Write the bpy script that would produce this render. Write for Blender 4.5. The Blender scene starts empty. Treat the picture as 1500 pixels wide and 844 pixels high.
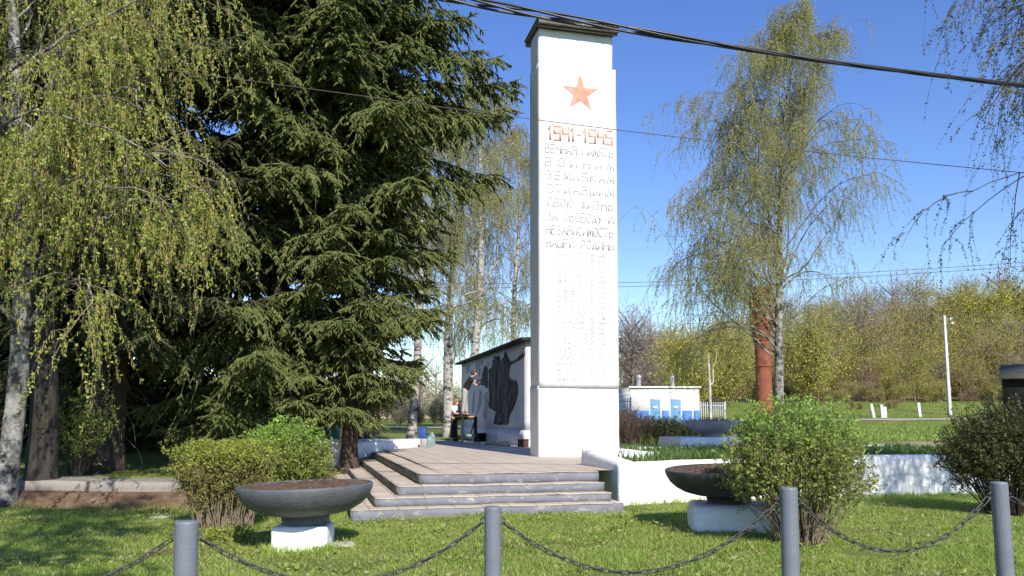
import bpy, bmesh, math, random
import numpy as np
from mathutils import Vector, Matrix, noise as mnoise

SC = bpy.context.scene
COL = SC.collection
R = math.radians
# ------------------------------------------------------------------ camera
F, PX, HZ, EYE = 1180.0, 750.0, 613.0, 1.45          # focal length and horizon row, in pixels of the 1500 px photo
PITCH = R(4.5)
YC = HZ - F * math.tan(PITCH)
cam = bpy.data.cameras.new("camera"); camo = bpy.data.objects.new("camera", cam); COL.objects.link(camo)
cam.sensor_width = 36; cam.lens = F / 1500 * 36; cam.shift_y = (YC - 422) / 1500
cam.clip_start = 0.05; cam.clip_end = 6000
camo.location = (0, 0, EYE); camo.rotation_euler = (R(90) + PITCH, 0, 0)
SC.camera = camo
# ------------------------------------------------------------------ light
SUN_AZ, SUN_EL = R(20), R(38)                          # the sun is behind the camera, a little to the right
wd = bpy.data.worlds.new("World"); SC.world = wd; wd.use_nodes = True
wn = wd.node_tree.nodes; bg = wn["Background"]
sky = wn.new("ShaderNodeTexSky"); sky.sky_type = 'NISHITA'; sky.sun_disc = False
sky.sun_elevation = SUN_EL; sky.sun_rotation = math.pi - SUN_AZ
sky.altitude = 600; sky.air_density = 1.25; sky.dust_density = 0.0; sky.ozone_density = 4.0
bg.inputs[1].default_value = 0.12
hs = wn.new("ShaderNodeHueSaturation"); hs.inputs["Hue"].default_value = .518; hs.inputs["Saturation"].default_value = 1.19; hs.inputs["Value"].default_value = 1.2
wd.node_tree.links.new(sky.outputs[0], hs.inputs["Color"]); wd.node_tree.links.new(hs.outputs[0], bg.inputs[0])
sl = bpy.data.lights.new("sun", 'SUN'); sl.energy = 4.8; sl.angle = R(0.53); sl.color = (1.0, 0.945, 0.86)
so = bpy.data.objects.new("sun", sl); COL.objects.link(so)
sun_vec = Vector((math.sin(SUN_AZ) * math.cos(SUN_EL), -math.cos(SUN_AZ) * math.cos(SUN_EL), math.sin(SUN_EL)))
so.rotation_euler = sun_vec.to_track_quat('Z', 'Y').to_euler(); so.location = (10, -30, 30)
SC.view_settings.view_transform = 'Standard'; SC.view_settings.look = 'None'
SC.view_settings.exposure = 0.38; SC.view_settings.gamma = 1.0; SC.view_settings.use_curve_mapping = False
SC.cycles.max_bounces = 6; SC.cycles.transparent_max_bounces = 8
SC.cycles.use_adaptive_sampling = True; SC.cycles.adaptive_threshold = 0.02
try: SC.cycles.use_denoising = True
except Exception: pass

# ------------------------------------------------------------------ pixel helpers
def ray(px, py):
    cp, sp = math.cos(PITCH), math.sin(PITCH); b = YC - py
    return Vector((px - PX, F * cp - b * sp, F * sp + b * cp))
def at(px, py, Y):
    d = ray(px, py); return Vector((0, 0, EYE)) + d * (Y / d.y)
def on_plane(px, py, p0, n):
    d = ray(px, py); o = Vector((0, 0, EYE)); return o + d * ((Vector(p0) - o).dot(n) / d.dot(n))
TH = R(14.5)
U = Vector((math.cos(TH), math.sin(TH), 0)); V = Vector((-math.sin(TH), math.cos(TH), 0))
O = Vector((-1.456, 12.82, 0))
def S(s, w, z=0): return O + U * s + V * w + Vector((0, 0, z))
MEM = Matrix.Translation(O) @ Matrix.Rotation(TH, 4, 'Z')     # frame of the memorial: x along its front, y backwards
def sm(a, b, x):
    t = np.clip((np.asarray(x, float) - a) / (b - a), 0, 1); return t * t * (3 - 2 * t)
def terr(X, Y):
    X = np.asarray(X, float); Y = np.asarray(Y, float)
    s = (X - O.x) * U.x + (Y - O.y) * U.y; w = (X - O.x) * V.x + (Y - O.y) * V.y
    zl = .24 * sm(12.9, 13.5, Y) + .10 * sm(13.8, 14.4, Y) + .2 * sm(16, 24, Y)
    zm = .45 * sm(5.5, 9, w)
    z = zl + (zm - zl) * sm(-5.6, -4.2, X)
    zr = .52 * sm(.4, 2.0, w)
    z = z + (zr - z) * sm(2.0, 3.6, s)
    z = z + .40 * sm(25, 60, Y) + .98 * sm(61, 78, Y) * sm(2, 18, X)
    z = z + 1.4 * sm(75, 88, Y) * sm(2, 18, X) + 20 * sm(88, 185, Y) * sm(4, 85, X)
    z = z + .02 * np.sin(X * 1.3 + Y * .7) * np.sin(Y * 1.1 - X * .4)
    return z
def tz(X, Y): return float(terr(X, Y))

# ------------------------------------------------------------------ materials
def mat(name, c1, c2=None, scale=5, rough=.85, bump=0, bscale=30, detail=6, island=False, trans=0, c3=None, spec=.3,
        lo=.35, hi=.65, metal=0, coords='Object', stretch=None):
    m = bpy.data.materials.new(name); m.use_nodes = True
    nt = m.node_tree; N = nt.nodes; L = nt.links; b = N["Principled BSDF"]
    b.inputs["Roughness"].default_value = rough; b.inputs["Specular IOR Level"].default_value = spec
    b.inputs["Metallic"].default_value = metal
    b.inputs["Base Color"].default_value = (*c1, 1)
    tc = N.new("ShaderNodeTexCoord"); vec = tc.outputs[coords]
    if stretch:
        mp = N.new("ShaderNodeMapping"); mp.inputs["Scale"].default_value = stretch
        L.new(vec, mp.inputs["Vector"]); vec = mp.outputs[0]
    out_col = None
    if c2 is not None:
        ramp = N.new("ShaderNodeValToRGB"); e = ramp.color_ramp.elements
        e[0].color = (*c1, 1); e[1].color = (*c2, 1)
        if island:
            g = N.new("ShaderNodeNewGeometry"); fac = g.outputs["Random Per Island"]
            e[0].position = 0; e[1].position = 1
        else:
            n = N.new("ShaderNodeTexNoise"); n.inputs["Scale"].default_value = scale; n.inputs["Detail"].default_value = detail
            n.inputs["Roughness"].default_value = .65
            L.new(vec, n.inputs["Vector"]); fac = n.outputs["Fac"]
            e[0].position = lo; e[1].position = hi
        if c3 is not None:
            x = ramp.color_ramp.elements.new((e[0].position + e[1].position) / 2); x.color = (*c3, 1)
        L.new(fac, ramp.inputs[0]); L.new(ramp.outputs[0], b.inputs["Base Color"]); out_col = ramp.outputs[0]
    if bump:
        n2 = N.new("ShaderNodeTexNoise"); n2.inputs["Scale"].default_value = bscale; n2.inputs["Detail"].default_value = 8
        L.new(vec, n2.inputs["Vector"])
        bp = N.new("ShaderNodeBump"); bp.inputs["Strength"].default_value = bump; bp.inputs["Distance"].default_value = .02
        L.new(n2.outputs["Fac"], bp.inputs["Height"]); L.new(bp.outputs[0], b.inputs["Normal"])
    if trans:
        t = N.new("ShaderNodeBsdfTranslucent"); t.inputs[0].default_value = (*[min(1, v * 1.3) for v in c1], 1)
        if out_col: L.new(out_col, t.inputs[0])
        mx = N.new("ShaderNodeMixShader"); mx.inputs[0].default_value = trans
        L.new(b.outputs[0], mx.inputs[1]); L.new(t.outputs[0], mx.inputs[2])
        L.new(mx.outputs[0], N["Material Output"].inputs[0])
    return m
def overlay(m, color, scale, lo, hi, amount=1, stretch=None, coords='Object', vor=False):
    """a second layer of stain or wear over the base colour of m"""
    nt = m.node_tree; N = nt.nodes; L = nt.links; b = N["Principled BSDF"]; inp = b.inputs["Base Color"]
    tc = N.new("ShaderNodeTexCoord"); vec = tc.outputs[coords]
    if stretch:
        mp = N.new("ShaderNodeMapping"); mp.inputs["Scale"].default_value = stretch
        L.new(vec, mp.inputs["Vector"]); vec = mp.outputs[0]
    n = N.new("ShaderNodeTexNoise"); n.inputs["Scale"].default_value = scale; n.inputs["Detail"].default_value = 9; n.inputs["Roughness"].default_value = .7
    L.new(vec, n.inputs["Vector"])
    mr = N.new("ShaderNodeMapRange"); mr.inputs[1].default_value = lo; mr.inputs[2].default_value = hi; mr.inputs[4].default_value = amount
    L.new(n.outputs["Fac"], mr.inputs[0])
    mx = N.new("ShaderNodeMixRGB"); L.new(mr.outputs[0], mx.inputs[0]); mx.inputs[2].default_value = (*color, 1)
    if inp.is_linked:
        L.new(inp.links[0].from_socket, mx.inputs[1])
    else:
        mx.inputs[1].default_value = inp.default_value
    L.new(mx.outputs[0], inp)
    return m
def bricks(m, c1, c2, mortar, w, h, msize, offset=.5, rot=None):
    nt = m.node_tree; N = nt.nodes; L = nt.links; b = N["Principled BSDF"]
    tc = N.new("ShaderNodeTexCoord"); mp = N.new("ShaderNodeMapping")
    if rot: mp.inputs["Rotation"].default_value = rot
    L.new(tc.outputs['Object'], mp.inputs["Vector"])
    br = N.new("ShaderNodeTexBrick"); br.offset = offset
    br.inputs["Color1"].default_value = (*c1, 1); br.inputs["Color2"].default_value = (*c2, 1); br.inputs["Mortar"].default_value = (*mortar, 1)
    br.inputs["Scale"].default_value = 1; br.inputs["Brick Width"].default_value = w; br.inputs["Row Height"].default_value = h
    br.inputs["Mortar Size"].default_value = msize; br.inputs["Mortar Smooth"].default_value = .3; br.inputs["Bias"].default_value = 0
    L.new(mp.outputs[0], br.inputs["Vector"]); L.new(br.outputs[0], b.inputs["Base Color"])
    bp = N.new("ShaderNodeBump"); bp.inputs["Strength"].default_value = .5; bp.inputs["Distance"].default_value = .012; bp.invert = True
    L.new(br.outputs["Fac"], bp.inputs["Height"]); L.new(bp.outputs[0], b.inputs["Normal"])
    return m

M = {}
M['white'] = overlay(mat('whitewash', (.71, .70, .70), (.76, .76, .765), 3, .9, .35, 26), (.55, .53, .50), 2.2, .60, .80, .35); overlay(M['white'], (.45, .43, .41), 1.6, .52, .78, .30, (3.5, 3.5, .22))
M['whitewall'] = overlay(overlay(mat('whitewash_rough', (.78, .77, .76), (.85, .85, .85), 4, .92, .6, 18), (.5, .48, .45), 3, .60, .78, .55), (.30, .27, .22), 7, .70, .80, .7)
M['pale_wall'] = overlay(mat('mural_plaster', (.66, .66, .70), (.74, .74, .77), 2, .9, .3, 22), (.45, .45, .50), 1.2, .5, .75, .5, (1, 1, .35))
M['grey_letter'] = mat('faded_letter', (.40, .39, .395), (.50, .49, .495), 8, .9)
M['faint_letter'] = mat('worn_letter', (.38, .37, .375), (.56, .55, .555), 6, .9)
M['red'] = mat('faded_red', (.58, .24, .16), (.68, .37, .28), 7, .85, .2, 40)
M['red2'] = mat('faded_red_number', (.62, .32, .23), (.72, .46, .37), 6, .85)
M['roof'] = mat('asbestos_sheet', (.11, .10, .09), (.20, .19, .17), 6, .9, .4, 20)
M['tar'] = mat('roof_felt', (.020, .020, .022), (.05, .05, .05), 5, .8, .4, 25)
M['rust'] = overlay(mat('rusty_iron', (.19, .055, .03), (.32, .11, .06), 2.5, .85, .5, 12), (.08, .03, .02), 3, .55, .75, .8, (1, 1, .3))
M['mural'] = mat('mural_dark', (.025, .025, .026), (.22, .20, .19), 2.4, .9, .8, 10, stretch=(3.2, 3.2, .3), lo=.45, hi=.68)
M['mural_fold'] = mat('mural_fold_grey', (.09, .085, .085), (.24, .225, .215), 3, .9, .5, 12, stretch=(2, 2, .4))
M['mural_mid'] = mat('mural_grey', (.30, .30, .34), (.50, .50, .55), 3, .9, .3, 14, stretch=(3, 3, .6))
M['riser'] = overlay(mat('riser_paint', (.15, .155, .175), (.20, .205, .23), 3, .8, .5, 20), (.42, .38, .32), 5, .54, .68, .85, (1, 1, 2.5))
M['concrete'] = overlay(mat('old_concrete', (.34, .30, .25), (.46, .41, .34), 4, .92, .6, 30), (.12, .11, .09), 5, .60, .75, .8)
M['dark_concrete'] = overlay(mat('dirty_concrete', (.13, .12, .10), (.30, .27, .23), 5, .95, .8, 25), (.04, .04, .03), 7, .5, .7, .9)
M['kerb'] = overlay(mat('kerb_concrete', (.23, .20, .17), (.32, .285, .245), 3, .92, .6, 22), (.11, .10, .08), 4, .56, .72, .8)
pv = mat('paving_tiles', (.4, .36, .3), None, rough=.9)
bricks(pv, (.54, .455, .355), (.455, .38, .295), (.27, .22, .165), .42, .40, .012, 0)
M['paving'] = overlay(overlay(pv, (.58, .51, .42), 2.5, .5, .72, .6), (.17, .145, .11), 5, .60, .76, .8)
M['soil'] = mat('soil', (.085, .052, .033), (.18, .115, .075), 14, 1, .9, 60)
M['iron'] = overlay(mat('dark_bowl_paint', (.085, .09, .10), (.12, .125, .14), 4, .55, .4, 28, spec=.4), (.20, .195, .19), 9, .60, .75, .5)
M['iron2'] = overlay(mat('black_bowl_paint', (.032, .034, .036), (.055, .058, .06), 4, .55, .4, 28, spec=.35), (.12, .12, .12), 9, .62, .75, .4)
M['greybowl'] = mat('grey_bowl_paint', (.26, .26, .27), (.34, .34, .35), 3, .75, .6, 22)
M['post'] = overlay(mat('grey_post_paint', (.145, .155, .185), (.175, .187, .218), 7, .5, .16, 55, spec=.4), (.36, .36, .37), 16, .70, .76, .9); overlay(M['post'], (.13, .075, .045), 9, .655, .70, .85)
M['chain'] = mat('chain_iron', (.045, .045, .045), (.11, .10, .09), 30, .6, .5, 80, spec=.5, metal=.3)
M['cable'] = mat('cable_black', (.012, .013, .016), None, rough=.35, spec=.5)
M['wire'] = mat('wire_brown', (.10, .075, .065), None, rough=.6)
M['wire2'] = mat('wire_grey', (.10, .11, .14), None, rough=.6)
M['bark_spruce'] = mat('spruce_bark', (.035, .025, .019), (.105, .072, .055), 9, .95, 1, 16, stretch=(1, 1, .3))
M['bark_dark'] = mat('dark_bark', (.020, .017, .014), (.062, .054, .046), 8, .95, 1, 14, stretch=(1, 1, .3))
bb = mat('birch_bark', (.62, .60, .55), (.74, .72, .67), 6, .8, .4, 20)
overlay(bb, (.035, .032, .03), 2.6, .54, .62, 1, (1.3, 1.3, 5)); overlay(bb, (.30, .27, .22), 1.4, .52, .7, .7)
M['birch'] = bb
M['birch_old'] = overlay(overlay(mat('old_birch_bark', (.20, .19, .17), (.40, .38, .35), 5, .9, .8, 14), (.03, .028, .025), 3.5, .46, .58, 1, (1.2, 1.2, 1.2)), (.07, .07, .05), 1.2, .5, .7, .7)
M['birch_grey'] = overlay(overlay(mat('birch_bark_grey', (.36, .34, .30), (.52, .49, .44), 5, .85, .5, 14), (.035, .032, .03), 2.4, .50, .58, 1, (1.2, 1.2, 3)), (.12, .12, .07), 1.0, .5, .7, .6)
M['birch_twig'] = mat('birch_twig', (0.168, 0.120, 0.090), (0.300, 0.228, 0.168), 3, .85)
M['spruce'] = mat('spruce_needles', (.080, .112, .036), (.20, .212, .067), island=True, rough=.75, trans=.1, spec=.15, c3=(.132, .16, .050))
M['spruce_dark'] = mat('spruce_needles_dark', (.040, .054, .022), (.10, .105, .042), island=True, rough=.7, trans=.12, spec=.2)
M['dead_twig'] = mat('dead_twig', (.16, .115, .085), (.24, .17, .12), 3, .9)
M['birch_leaf'] = mat('birch_leaf', (0.224, 0.329, 0.052), (0.538, 0.538, 0.127), island=True, rough=.5, trans=.45, c3=(0.373, 0.448, 0.082))
M['catkin'] = mat('catkin', (.46, .40, .12), (.38, .29, .09), island=True, rough=.8, trans=.25)
M['birch_far_leaf'] = mat('birch_far_leaf', (0.288, 0.324, 0.079), (0.575, 0.554, 0.186), island=True, rough=.6, trans=.45)
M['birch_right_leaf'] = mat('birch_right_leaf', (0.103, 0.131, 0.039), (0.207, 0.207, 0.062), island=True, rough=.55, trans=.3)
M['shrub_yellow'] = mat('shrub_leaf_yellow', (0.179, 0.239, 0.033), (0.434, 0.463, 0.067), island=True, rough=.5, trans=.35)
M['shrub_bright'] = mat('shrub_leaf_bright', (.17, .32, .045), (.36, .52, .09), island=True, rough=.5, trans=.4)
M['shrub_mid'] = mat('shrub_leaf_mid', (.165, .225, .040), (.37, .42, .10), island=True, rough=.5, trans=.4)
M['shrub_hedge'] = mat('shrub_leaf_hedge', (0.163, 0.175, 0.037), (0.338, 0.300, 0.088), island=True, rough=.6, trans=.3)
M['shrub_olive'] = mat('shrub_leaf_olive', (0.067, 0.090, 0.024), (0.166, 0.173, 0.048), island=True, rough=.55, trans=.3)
M['shrub_dark'] = mat('shrub_leaf_dark', (.025, .055, .016), (.06, .10, .03), island=True, rough=.6, trans=.2)
M['shrub_bare'] = mat('shrub_bare_leaf', (.11, .065, .05), (.20, .13, .10), island=True, rough=.8, trans=.2)
M['stem'] = mat('shrub_stem', (.19, .14, .095), (.33, .26, .18), 9, .9)
M['stem_dark'] = mat('shrub_stem_dark', (.055, .038, .028), (.11, .08, .06), 9, .9)
M['grass'] = mat('grass_blade', (0.233, 0.338, 0.051), (0.647, 0.719, 0.207), island=True, rough=.55, trans=.5, c3=(0.401, 0.531, 0.104))
M['grass_deep'] = mat('grass_blade_deep', (0.179, 0.293, 0.049), (0.488, 0.585, 0.122), island=True, rough=.55, trans=.5)
M['dry'] = mat('dry_grass', (.30, .24, .12), (.42, .36, .20), island=True, rough=.8, trans=.3)
M['tulip'] = mat('tulip_leaf', (.065, .135, .028), (.16, .24, .055), island=True, rough=.5, trans=.3)
M['wood_far'] = mat('wood_twig', (0.194, 0.139, 0.077), (0.406, 0.299, 0.165), island=True, rough=.9, trans=.2)
M['wood_green'] = mat('wood_leaf', (0.272, 0.306, 0.050), (0.522, 0.510, 0.091), island=True, rough=.7, trans=.3)
M['wood_olive'] = mat('wood_leaf_olive', (0.199, 0.199, 0.066), (0.383, 0.337, 0.116), island=True, rough=.8, trans=.3)
M['wood_bright'] = mat('wood_leaf_bright', (0.327, 0.353, 0.030), (0.586, 0.570, 0.069), island=True, rough=.7, trans=.35)
M['wood_rust'] = mat('wood_bud_rust', (0.195, 0.124, 0.078), (0.351, 0.234, 0.156), island=True, rough=.9, trans=.2)
M['grey_twig'] = mat('grey_twig', (0.203, 0.164, 0.140), (0.343, 0.281, 0.250), island=True, rough=.9, trans=.15)
wb = mat('white_brick', (.7, .7, .7), None, rough=.9)
bricks(wb, (.78, .77, .75), (.72, .71, .70), (.55, .54, .52), .42, .19, .012, .5, (R(90), 0, 0))
M['white_brick'] = overlay(wb, (.30, .16, .12), 2.2, .61, .68, .75, (1, 1, .5))
M['blue'] = overlay(mat('blue_door_paint', (.10, .27, .50), (.15, .33, .56), 4, .6), (.55, .62, .68), 6, .56, .68, .6)
M['blue_dado'] = overlay(mat('blue_dado_paint', (.06, .18, .48), (.09, .22, .52), 3, .7), (.45, .48, .52), 6, .60, .72, .6)
M['navy'] = mat('navy_paint', (.02, .065, .22), (.03, .085, .26), 4, .5)
M['teal'] = mat('teal_paint', (.02, .20, .20), (.03, .26, .25), 4, .6)
M['tin'] = mat('galvanised_tin', (.38, .39, .40), (.5, .5, .5), 4, .45, metal=.6)
M['fence'] = mat('fence_grey', (.42, .42, .43), (.52, .52, .53), 4, .7)
M['pole'] = overlay(mat('pole_concrete', (.50, .49, .47), (.60, .59, .57), 3, .9, .3, 20), (.3, .29, .27), 2, .6, .75, .6)
M['white_paint'] = mat('white_paint', (.78, .78, .77), (.70, .69, .67), 5, .7)
M['shed'] = mat('tarred_boards', (.016, .015, .014), (.035, .032, .03), 4, .8, .5, 12, stretch=(6, 6, .5))
M['shed_roof'] = mat('mossy_slate', (.10, .095, .055), (.16, .15, .10), 3, .9, .4, 14)
M['skin'] = mat('skin', (.55, .32, .23), None, rough=.6)
M['black_cloth'] = mat('black_cloth', (.014, .014, .017), (.028, .028, .032), 9, .9, .3, 30)
M['grey_cloth'] = mat('grey_cloth', (.34, .32, .32), (.44, .42, .42), 7, .9, .3, 30)
M['white_cloth'] = mat('white_cloth', (.74, .74, .76), (.80, .80, .82), 9, .9)
M['navy_cloth'] = mat('navy_cloth', (.030, .034, .06), (.05, .055, .085), 9, .9)
M['dark_cloth'] = mat('dark_trouser_cloth', (.022, .018, .022), (.04, .032, .036), 9, .9)
M['hair_dark'] = mat('dark_hair', (.04, .032, .028), (.10, .09, .085), 30, .8)
M['hair_fair'] = mat('fair_hair', (.24, .15, .085), (.34, .23, .13), 30, .8)
M['plank'] = mat('raw_plank', (.46, .34, .20), (.58, .45, .28), 6, .85, stretch=(1, 6, 6))
M['plank_yellow'] = mat('yellow_plank', (.52, .40, .11), (.62, .50, .18), 6, .85)
M['plank_dark'] = mat('dark_plank', (.035, .03, .03), (.07, .06, .055), 6, .85)
M['plank_green'] = mat('green_plank', (.22, .36, .20), (.30, .42, .26), 6, .85)
M['bucket'] = mat('white_plastic', (.72, .73, .74), None, rough=.4)
M['black_plastic'] = mat('black_plastic', (.02, .02, .022), None, rough=.5)
M['brown_box'] = mat('dark_brown_box', (.05, .03, .02), (.09, .055, .04), 6, .8)
M['stone'] = mat('rubble', (.36, .33, .29), (.5, .47, .42), 6, .95, .6, 20)
g = bpy.data.materials.new('bottle_plastic'); g.use_nodes = True
gb = g.node_tree.nodes["Principled BSDF"]; gb.inputs["Base Color"].default_value = (.55, .72, .66, 1); gb.inputs["Roughness"].default_value = .15
gb.inputs["Transmission Weight"].default_value = .75; gb.inputs["IOR"].default_value = 1.2; M['bottle'] = g

# ground: grass with worn places, bare soil where the mesh says so
gm = bpy.data.materials.new('ground_turf'); gm.use_nodes = True
nt = gm.node_tree; N = nt.nodes; L = nt.links; b = N["Principled BSDF"]; b.inputs["Roughness"].default_value = 1; b.inputs["Specular IOR Level"].default_value = .1
tc = N.new("ShaderNodeTexCoord")
def nz(scale, detail=8):
    n = N.new("ShaderNodeTexNoise"); n.inputs["Scale"].default_value = scale; n.inputs["Detail"].default_value = detail
    n.inputs["Roughness"].default_value = .7; L.new(tc.outputs['Object'], n.inputs["Vector"]); return n
def rp(src, stops):
    r = N.new("ShaderNodeValToRGB"); e = r.color_ramp.elements
    e[0].position, e[0].color = stops[0][0], (*stops[0][1], 1); e[1].position, e[1].color = stops[-1][0], (*stops[-1][1], 1)
    for p, c in stops[1:-1]:
        x = e.new(p); x.color = (*c, 1)
    L.new(src, r.inputs[0]); return r
turf = rp(nz(.9).outputs["Fac"], [(.30, (.12, .17, .034)), (.5, (.175, .22, .05)), (.66, (.25, .26, .08)), (.8, (.33, .28, .12))])
fine = rp(nz(35).outputs["Fac"], [(.35, (.55, .55, .55)), (.65, (1.2, 1.2, 1.2))])
mu = N.new("ShaderNodeMixRGB"); mu.blend_type = 'MULTIPLY'; mu.inputs[0].default_value = 1
L.new(turf.outputs[0], mu.inputs[1]); L.new(fine.outputs[0], mu.inputs[2])
soilc = rp(nz(5).outputs["Fac"], [(.32, (.095, .055, .034)), (.5, (.17, .11, .07)), (.68, (.26, .19, .12))])
sandc = rp(nz(3).outputs["Fac"], [(.32, (.27, .21, .14)), (.68, (.40, .33, .23))])
a1 = N.new("ShaderNodeAttribute"); a1.attribute_name = 'soil'; a2 = N.new("ShaderNodeAttribute"); a2.attribute_name = 'sand'
def thr(att):
    ad = N.new("ShaderNodeMath"); ad.operation = 'ADD'; L.new(att.outputs["Fac"], ad.inputs[0])
    n = nz(2.5); ml = N.new("ShaderNodeMath"); ml.operation = 'MULTIPLY_ADD'; ml.inputs[1].default_value = .9; ml.inputs[2].default_value = -.45
    L.new(n.outputs["Fac"], ml.inputs[0]); L.new(ml.outputs[0], ad.inputs[1])
    mr = N.new("ShaderNodeMapRange"); mr.inputs[1].default_value = .38; mr.inputs[2].default_value = .62; L.new(ad.outputs[0], mr.inputs[0]); return mr
m1 = N.new("ShaderNodeMixRGB"); L.new(thr(a1).outputs[0], m1.inputs[0]); L.new(mu.outputs[0], m1.inputs[1]); L.new(soilc.outputs[0], m1.inputs[2])
m2 = N.new("ShaderNodeMixRGB"); L.new(thr(a2).outputs[0], m2.inputs[0]); L.new(m1.outputs[0], m2.inputs[1]); L.new(sandc.outputs[0], m2.inputs[2])
L.new(m2.outputs[0], b.inputs["Base Color"])
bp = N.new("ShaderNodeBump"); bp.inputs["Strength"].default_value = .8; bp.inputs["Distance"].default_value = .04
L.new(nz(24).outputs["Fac"], bp.inputs["Height"]); L.new(bp.outputs[0], b.inputs["Normal"])
M['ground'] = gm

# ------------------------------------------------------------------ mesh builder
class MB:
    def __init__(self): self.v = []; self.f = []; self.n = 0
    def add(self, verts, faces, m=0):
        verts = np.asarray(verts, np.float32).reshape(-1, 3); faces = np.asarray(faces, np.int64)
        if len(verts) == 0 or len(faces) == 0: return self
        self.v.append(verts); self.f.append((faces + self.n, m)); self.n += len(verts); return self
    def box(self, x0, y0, z0, x1, y1, z1, m=0):
        v = [(x0, y0, z0), (x1, y0, z0), (x1, y1, z0), (x0, y1, z0), (x0, y0, z1), (x1, y0, z1), (x1, y1, z1), (x0, y1, z1)]
        return self.add(v, [(0, 3, 2, 1), (4, 5, 6, 7), (0, 1, 5, 4), (1, 2, 6, 5), (2, 3, 7, 6), (3, 0, 4, 7)], m)
    def hexa(self, v, m=0):   # 8 points in box order
        return self.add(v, [(0, 3, 2, 1), (4, 5, 6, 7), (0, 1, 5, 4), (1, 2, 6, 5), (2, 3, 7, 6), (3, 0, 4, 7)], m)
    def tube(self, pts, radii, n=8, m=0, caps=True):
        P = np.asarray(pts, float)[None]; r = np.broadcast_to(np.asarray(radii, float), (P.shape[1],))[None]
        v, f = tubes(P, r, n); self.add(v, f, m)
        if caps and n > 2:
            K = P.shape[1]
            for ring in (0, K - 1):
                c = P[0, ring]; vs = np.vstack([v[ring * n:(ring + 1) * n], c[None]])
                self.add(vs, [(i, (i + 1) % n, n) for i in range(n)], m)
        return self
    def lathe(self, prof, n=48, m=0, c=(0, 0, 0)):
        a = np.linspace(0, 2 * np.pi, n, endpoint=False); prof = np.asarray(prof, float); K = len(prof)
        v = np.stack([np.outer(prof[:, 0], np.cos(a)) + c[0], np.outer(prof[:, 0], np.sin(a)) + c[1], np.repeat(prof[:, 1:2], n, 1) + c[2]], -1).reshape(-1, 3)
        i = np.arange(K - 1)[:, None] * n; j = np.arange(n)[None]; k = (j + 1) % n
        return self.add(v, np.stack([i + j, i + k, i + n + k, i + n + j], -1).reshape(-1, 4), m)
    def prism(self, front, back, m=0):   # two matching outlines
        n = len(front); v = list(map(tuple, front)) + list(map(tuple, back))
        self.add(v, [(i, (i + 1) % n, n + (i + 1) % n, n + i) for i in range(n)], m)
        from mathutils.geometry import tessellate_polygon
        t = tessellate_polygon([[Vector(p) for p in front]])
        self.add(front, [tuple(x) for x in t], m); self.add(back, [tuple(reversed(x)) for x in t], m); return self
    def stone(self, x0, y0, z0, x1, y1, z1, seg=.1, r=.03, amp=.01, freq=3, m=0, top=None):
        """box with rounded worn edges and an uneven surface"""
        lo = np.array((x0, y0, z0), float); hi = np.array((x1, y1, z1), float); d = hi - lo
        k = np.maximum(2, np.ceil(d / seg).astype(int)); ids = {}; V_ = []; Fc = []
        def vid(i):
            if i not in ids: ids[i] = len(V_); V_.append(lo + d * np.array(i) / k)
            return ids[i]
        for ax in range(3):
            a, b_ = (ax + 1) % 3, (ax + 2) % 3
            for side in (0, k[ax]):
                for i in range(k[a]):
                    for j in range(k[b_]):
                        q = []
                        for di, dj in ((0, 0), (1, 0), (1, 1), (0, 1)):
                            t = [0, 0, 0]; t[ax] = int(side); t[a] = i + di; t[b_] = j + dj; q.append(vid(tuple(t)))
                        Fc.append(q if side else q[::-1])
        P = np.array(V_); rr = min(r, d.min() / 2 * .95)
        C = np.clip(P, lo + rr, hi - rr); D = P - C; ln = np.linalg.norm(D, axis=1, keepdims=True)
        P = np.where(ln > 1e-9, C + D / np.maximum(ln, 1e-9) * rr, P)
        if top is not None: P[:, 2] += np.array([top(p) for p in P]) * ((P[:, 2] - z0) / (z1 - z0))
        W = np.array([mnoise.noise_vector(Vector(p * freq)) * amp + mnoise.noise_vector(Vector(p * freq * 4)) * amp * .35 for p in P])
        return self.add(P + W, Fc, m)
    def build(self, name, mats, parent=None, smooth=False, bevel=0, matrix=None, link=True):
        me = bpy.data.meshes.new(name)
        vs = np.concatenate(self.v); me.vertices.add(len(vs)); me.vertices.foreach_set('co', vs.astype(np.float32).ravel())
        loops = np.concatenate([f.ravel() for f, _ in self.f]).astype(np.int32)
        tot = np.concatenate([np.full(len(f), f.shape[1]) for f, _ in self.f]).astype(np.int32)
        mi = np.concatenate([np.full(len(f), m_) for f, m_ in self.f]).astype(np.int32)
        st = np.concatenate([[0], np.cumsum(tot)[:-1]]).astype(np.int32)
        me.loops.add(len(loops)); me.loops.foreach_set('vertex_index', loops)
        me.polygons.add(len(tot)); me.polygons.foreach_set('loop_start', st); me.polygons.foreach_set('loop_total', tot)
        me.polygons.foreach_set('material_index', mi)
        if smooth: me.polygons.foreach_set('use_smooth', np.ones(len(tot), bool))
        for m_ in (mats if isinstance(mats, (list, tuple)) else [mats]): me.materials.append(m_)
        me.update(calc_edges=True); me.validate()
        o = bpy.data.objects.new(name, me); COL.objects.link(o)
        if parent is not None: o.parent = parent
        if matrix is not None: o.matrix_local = matrix
        if bevel:
            bv = o.modifiers.new('bevel', 'BEVEL'); bv.width = bevel; bv.segments = 2; bv.limit_method = 'ANGLE'
        return o
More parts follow.
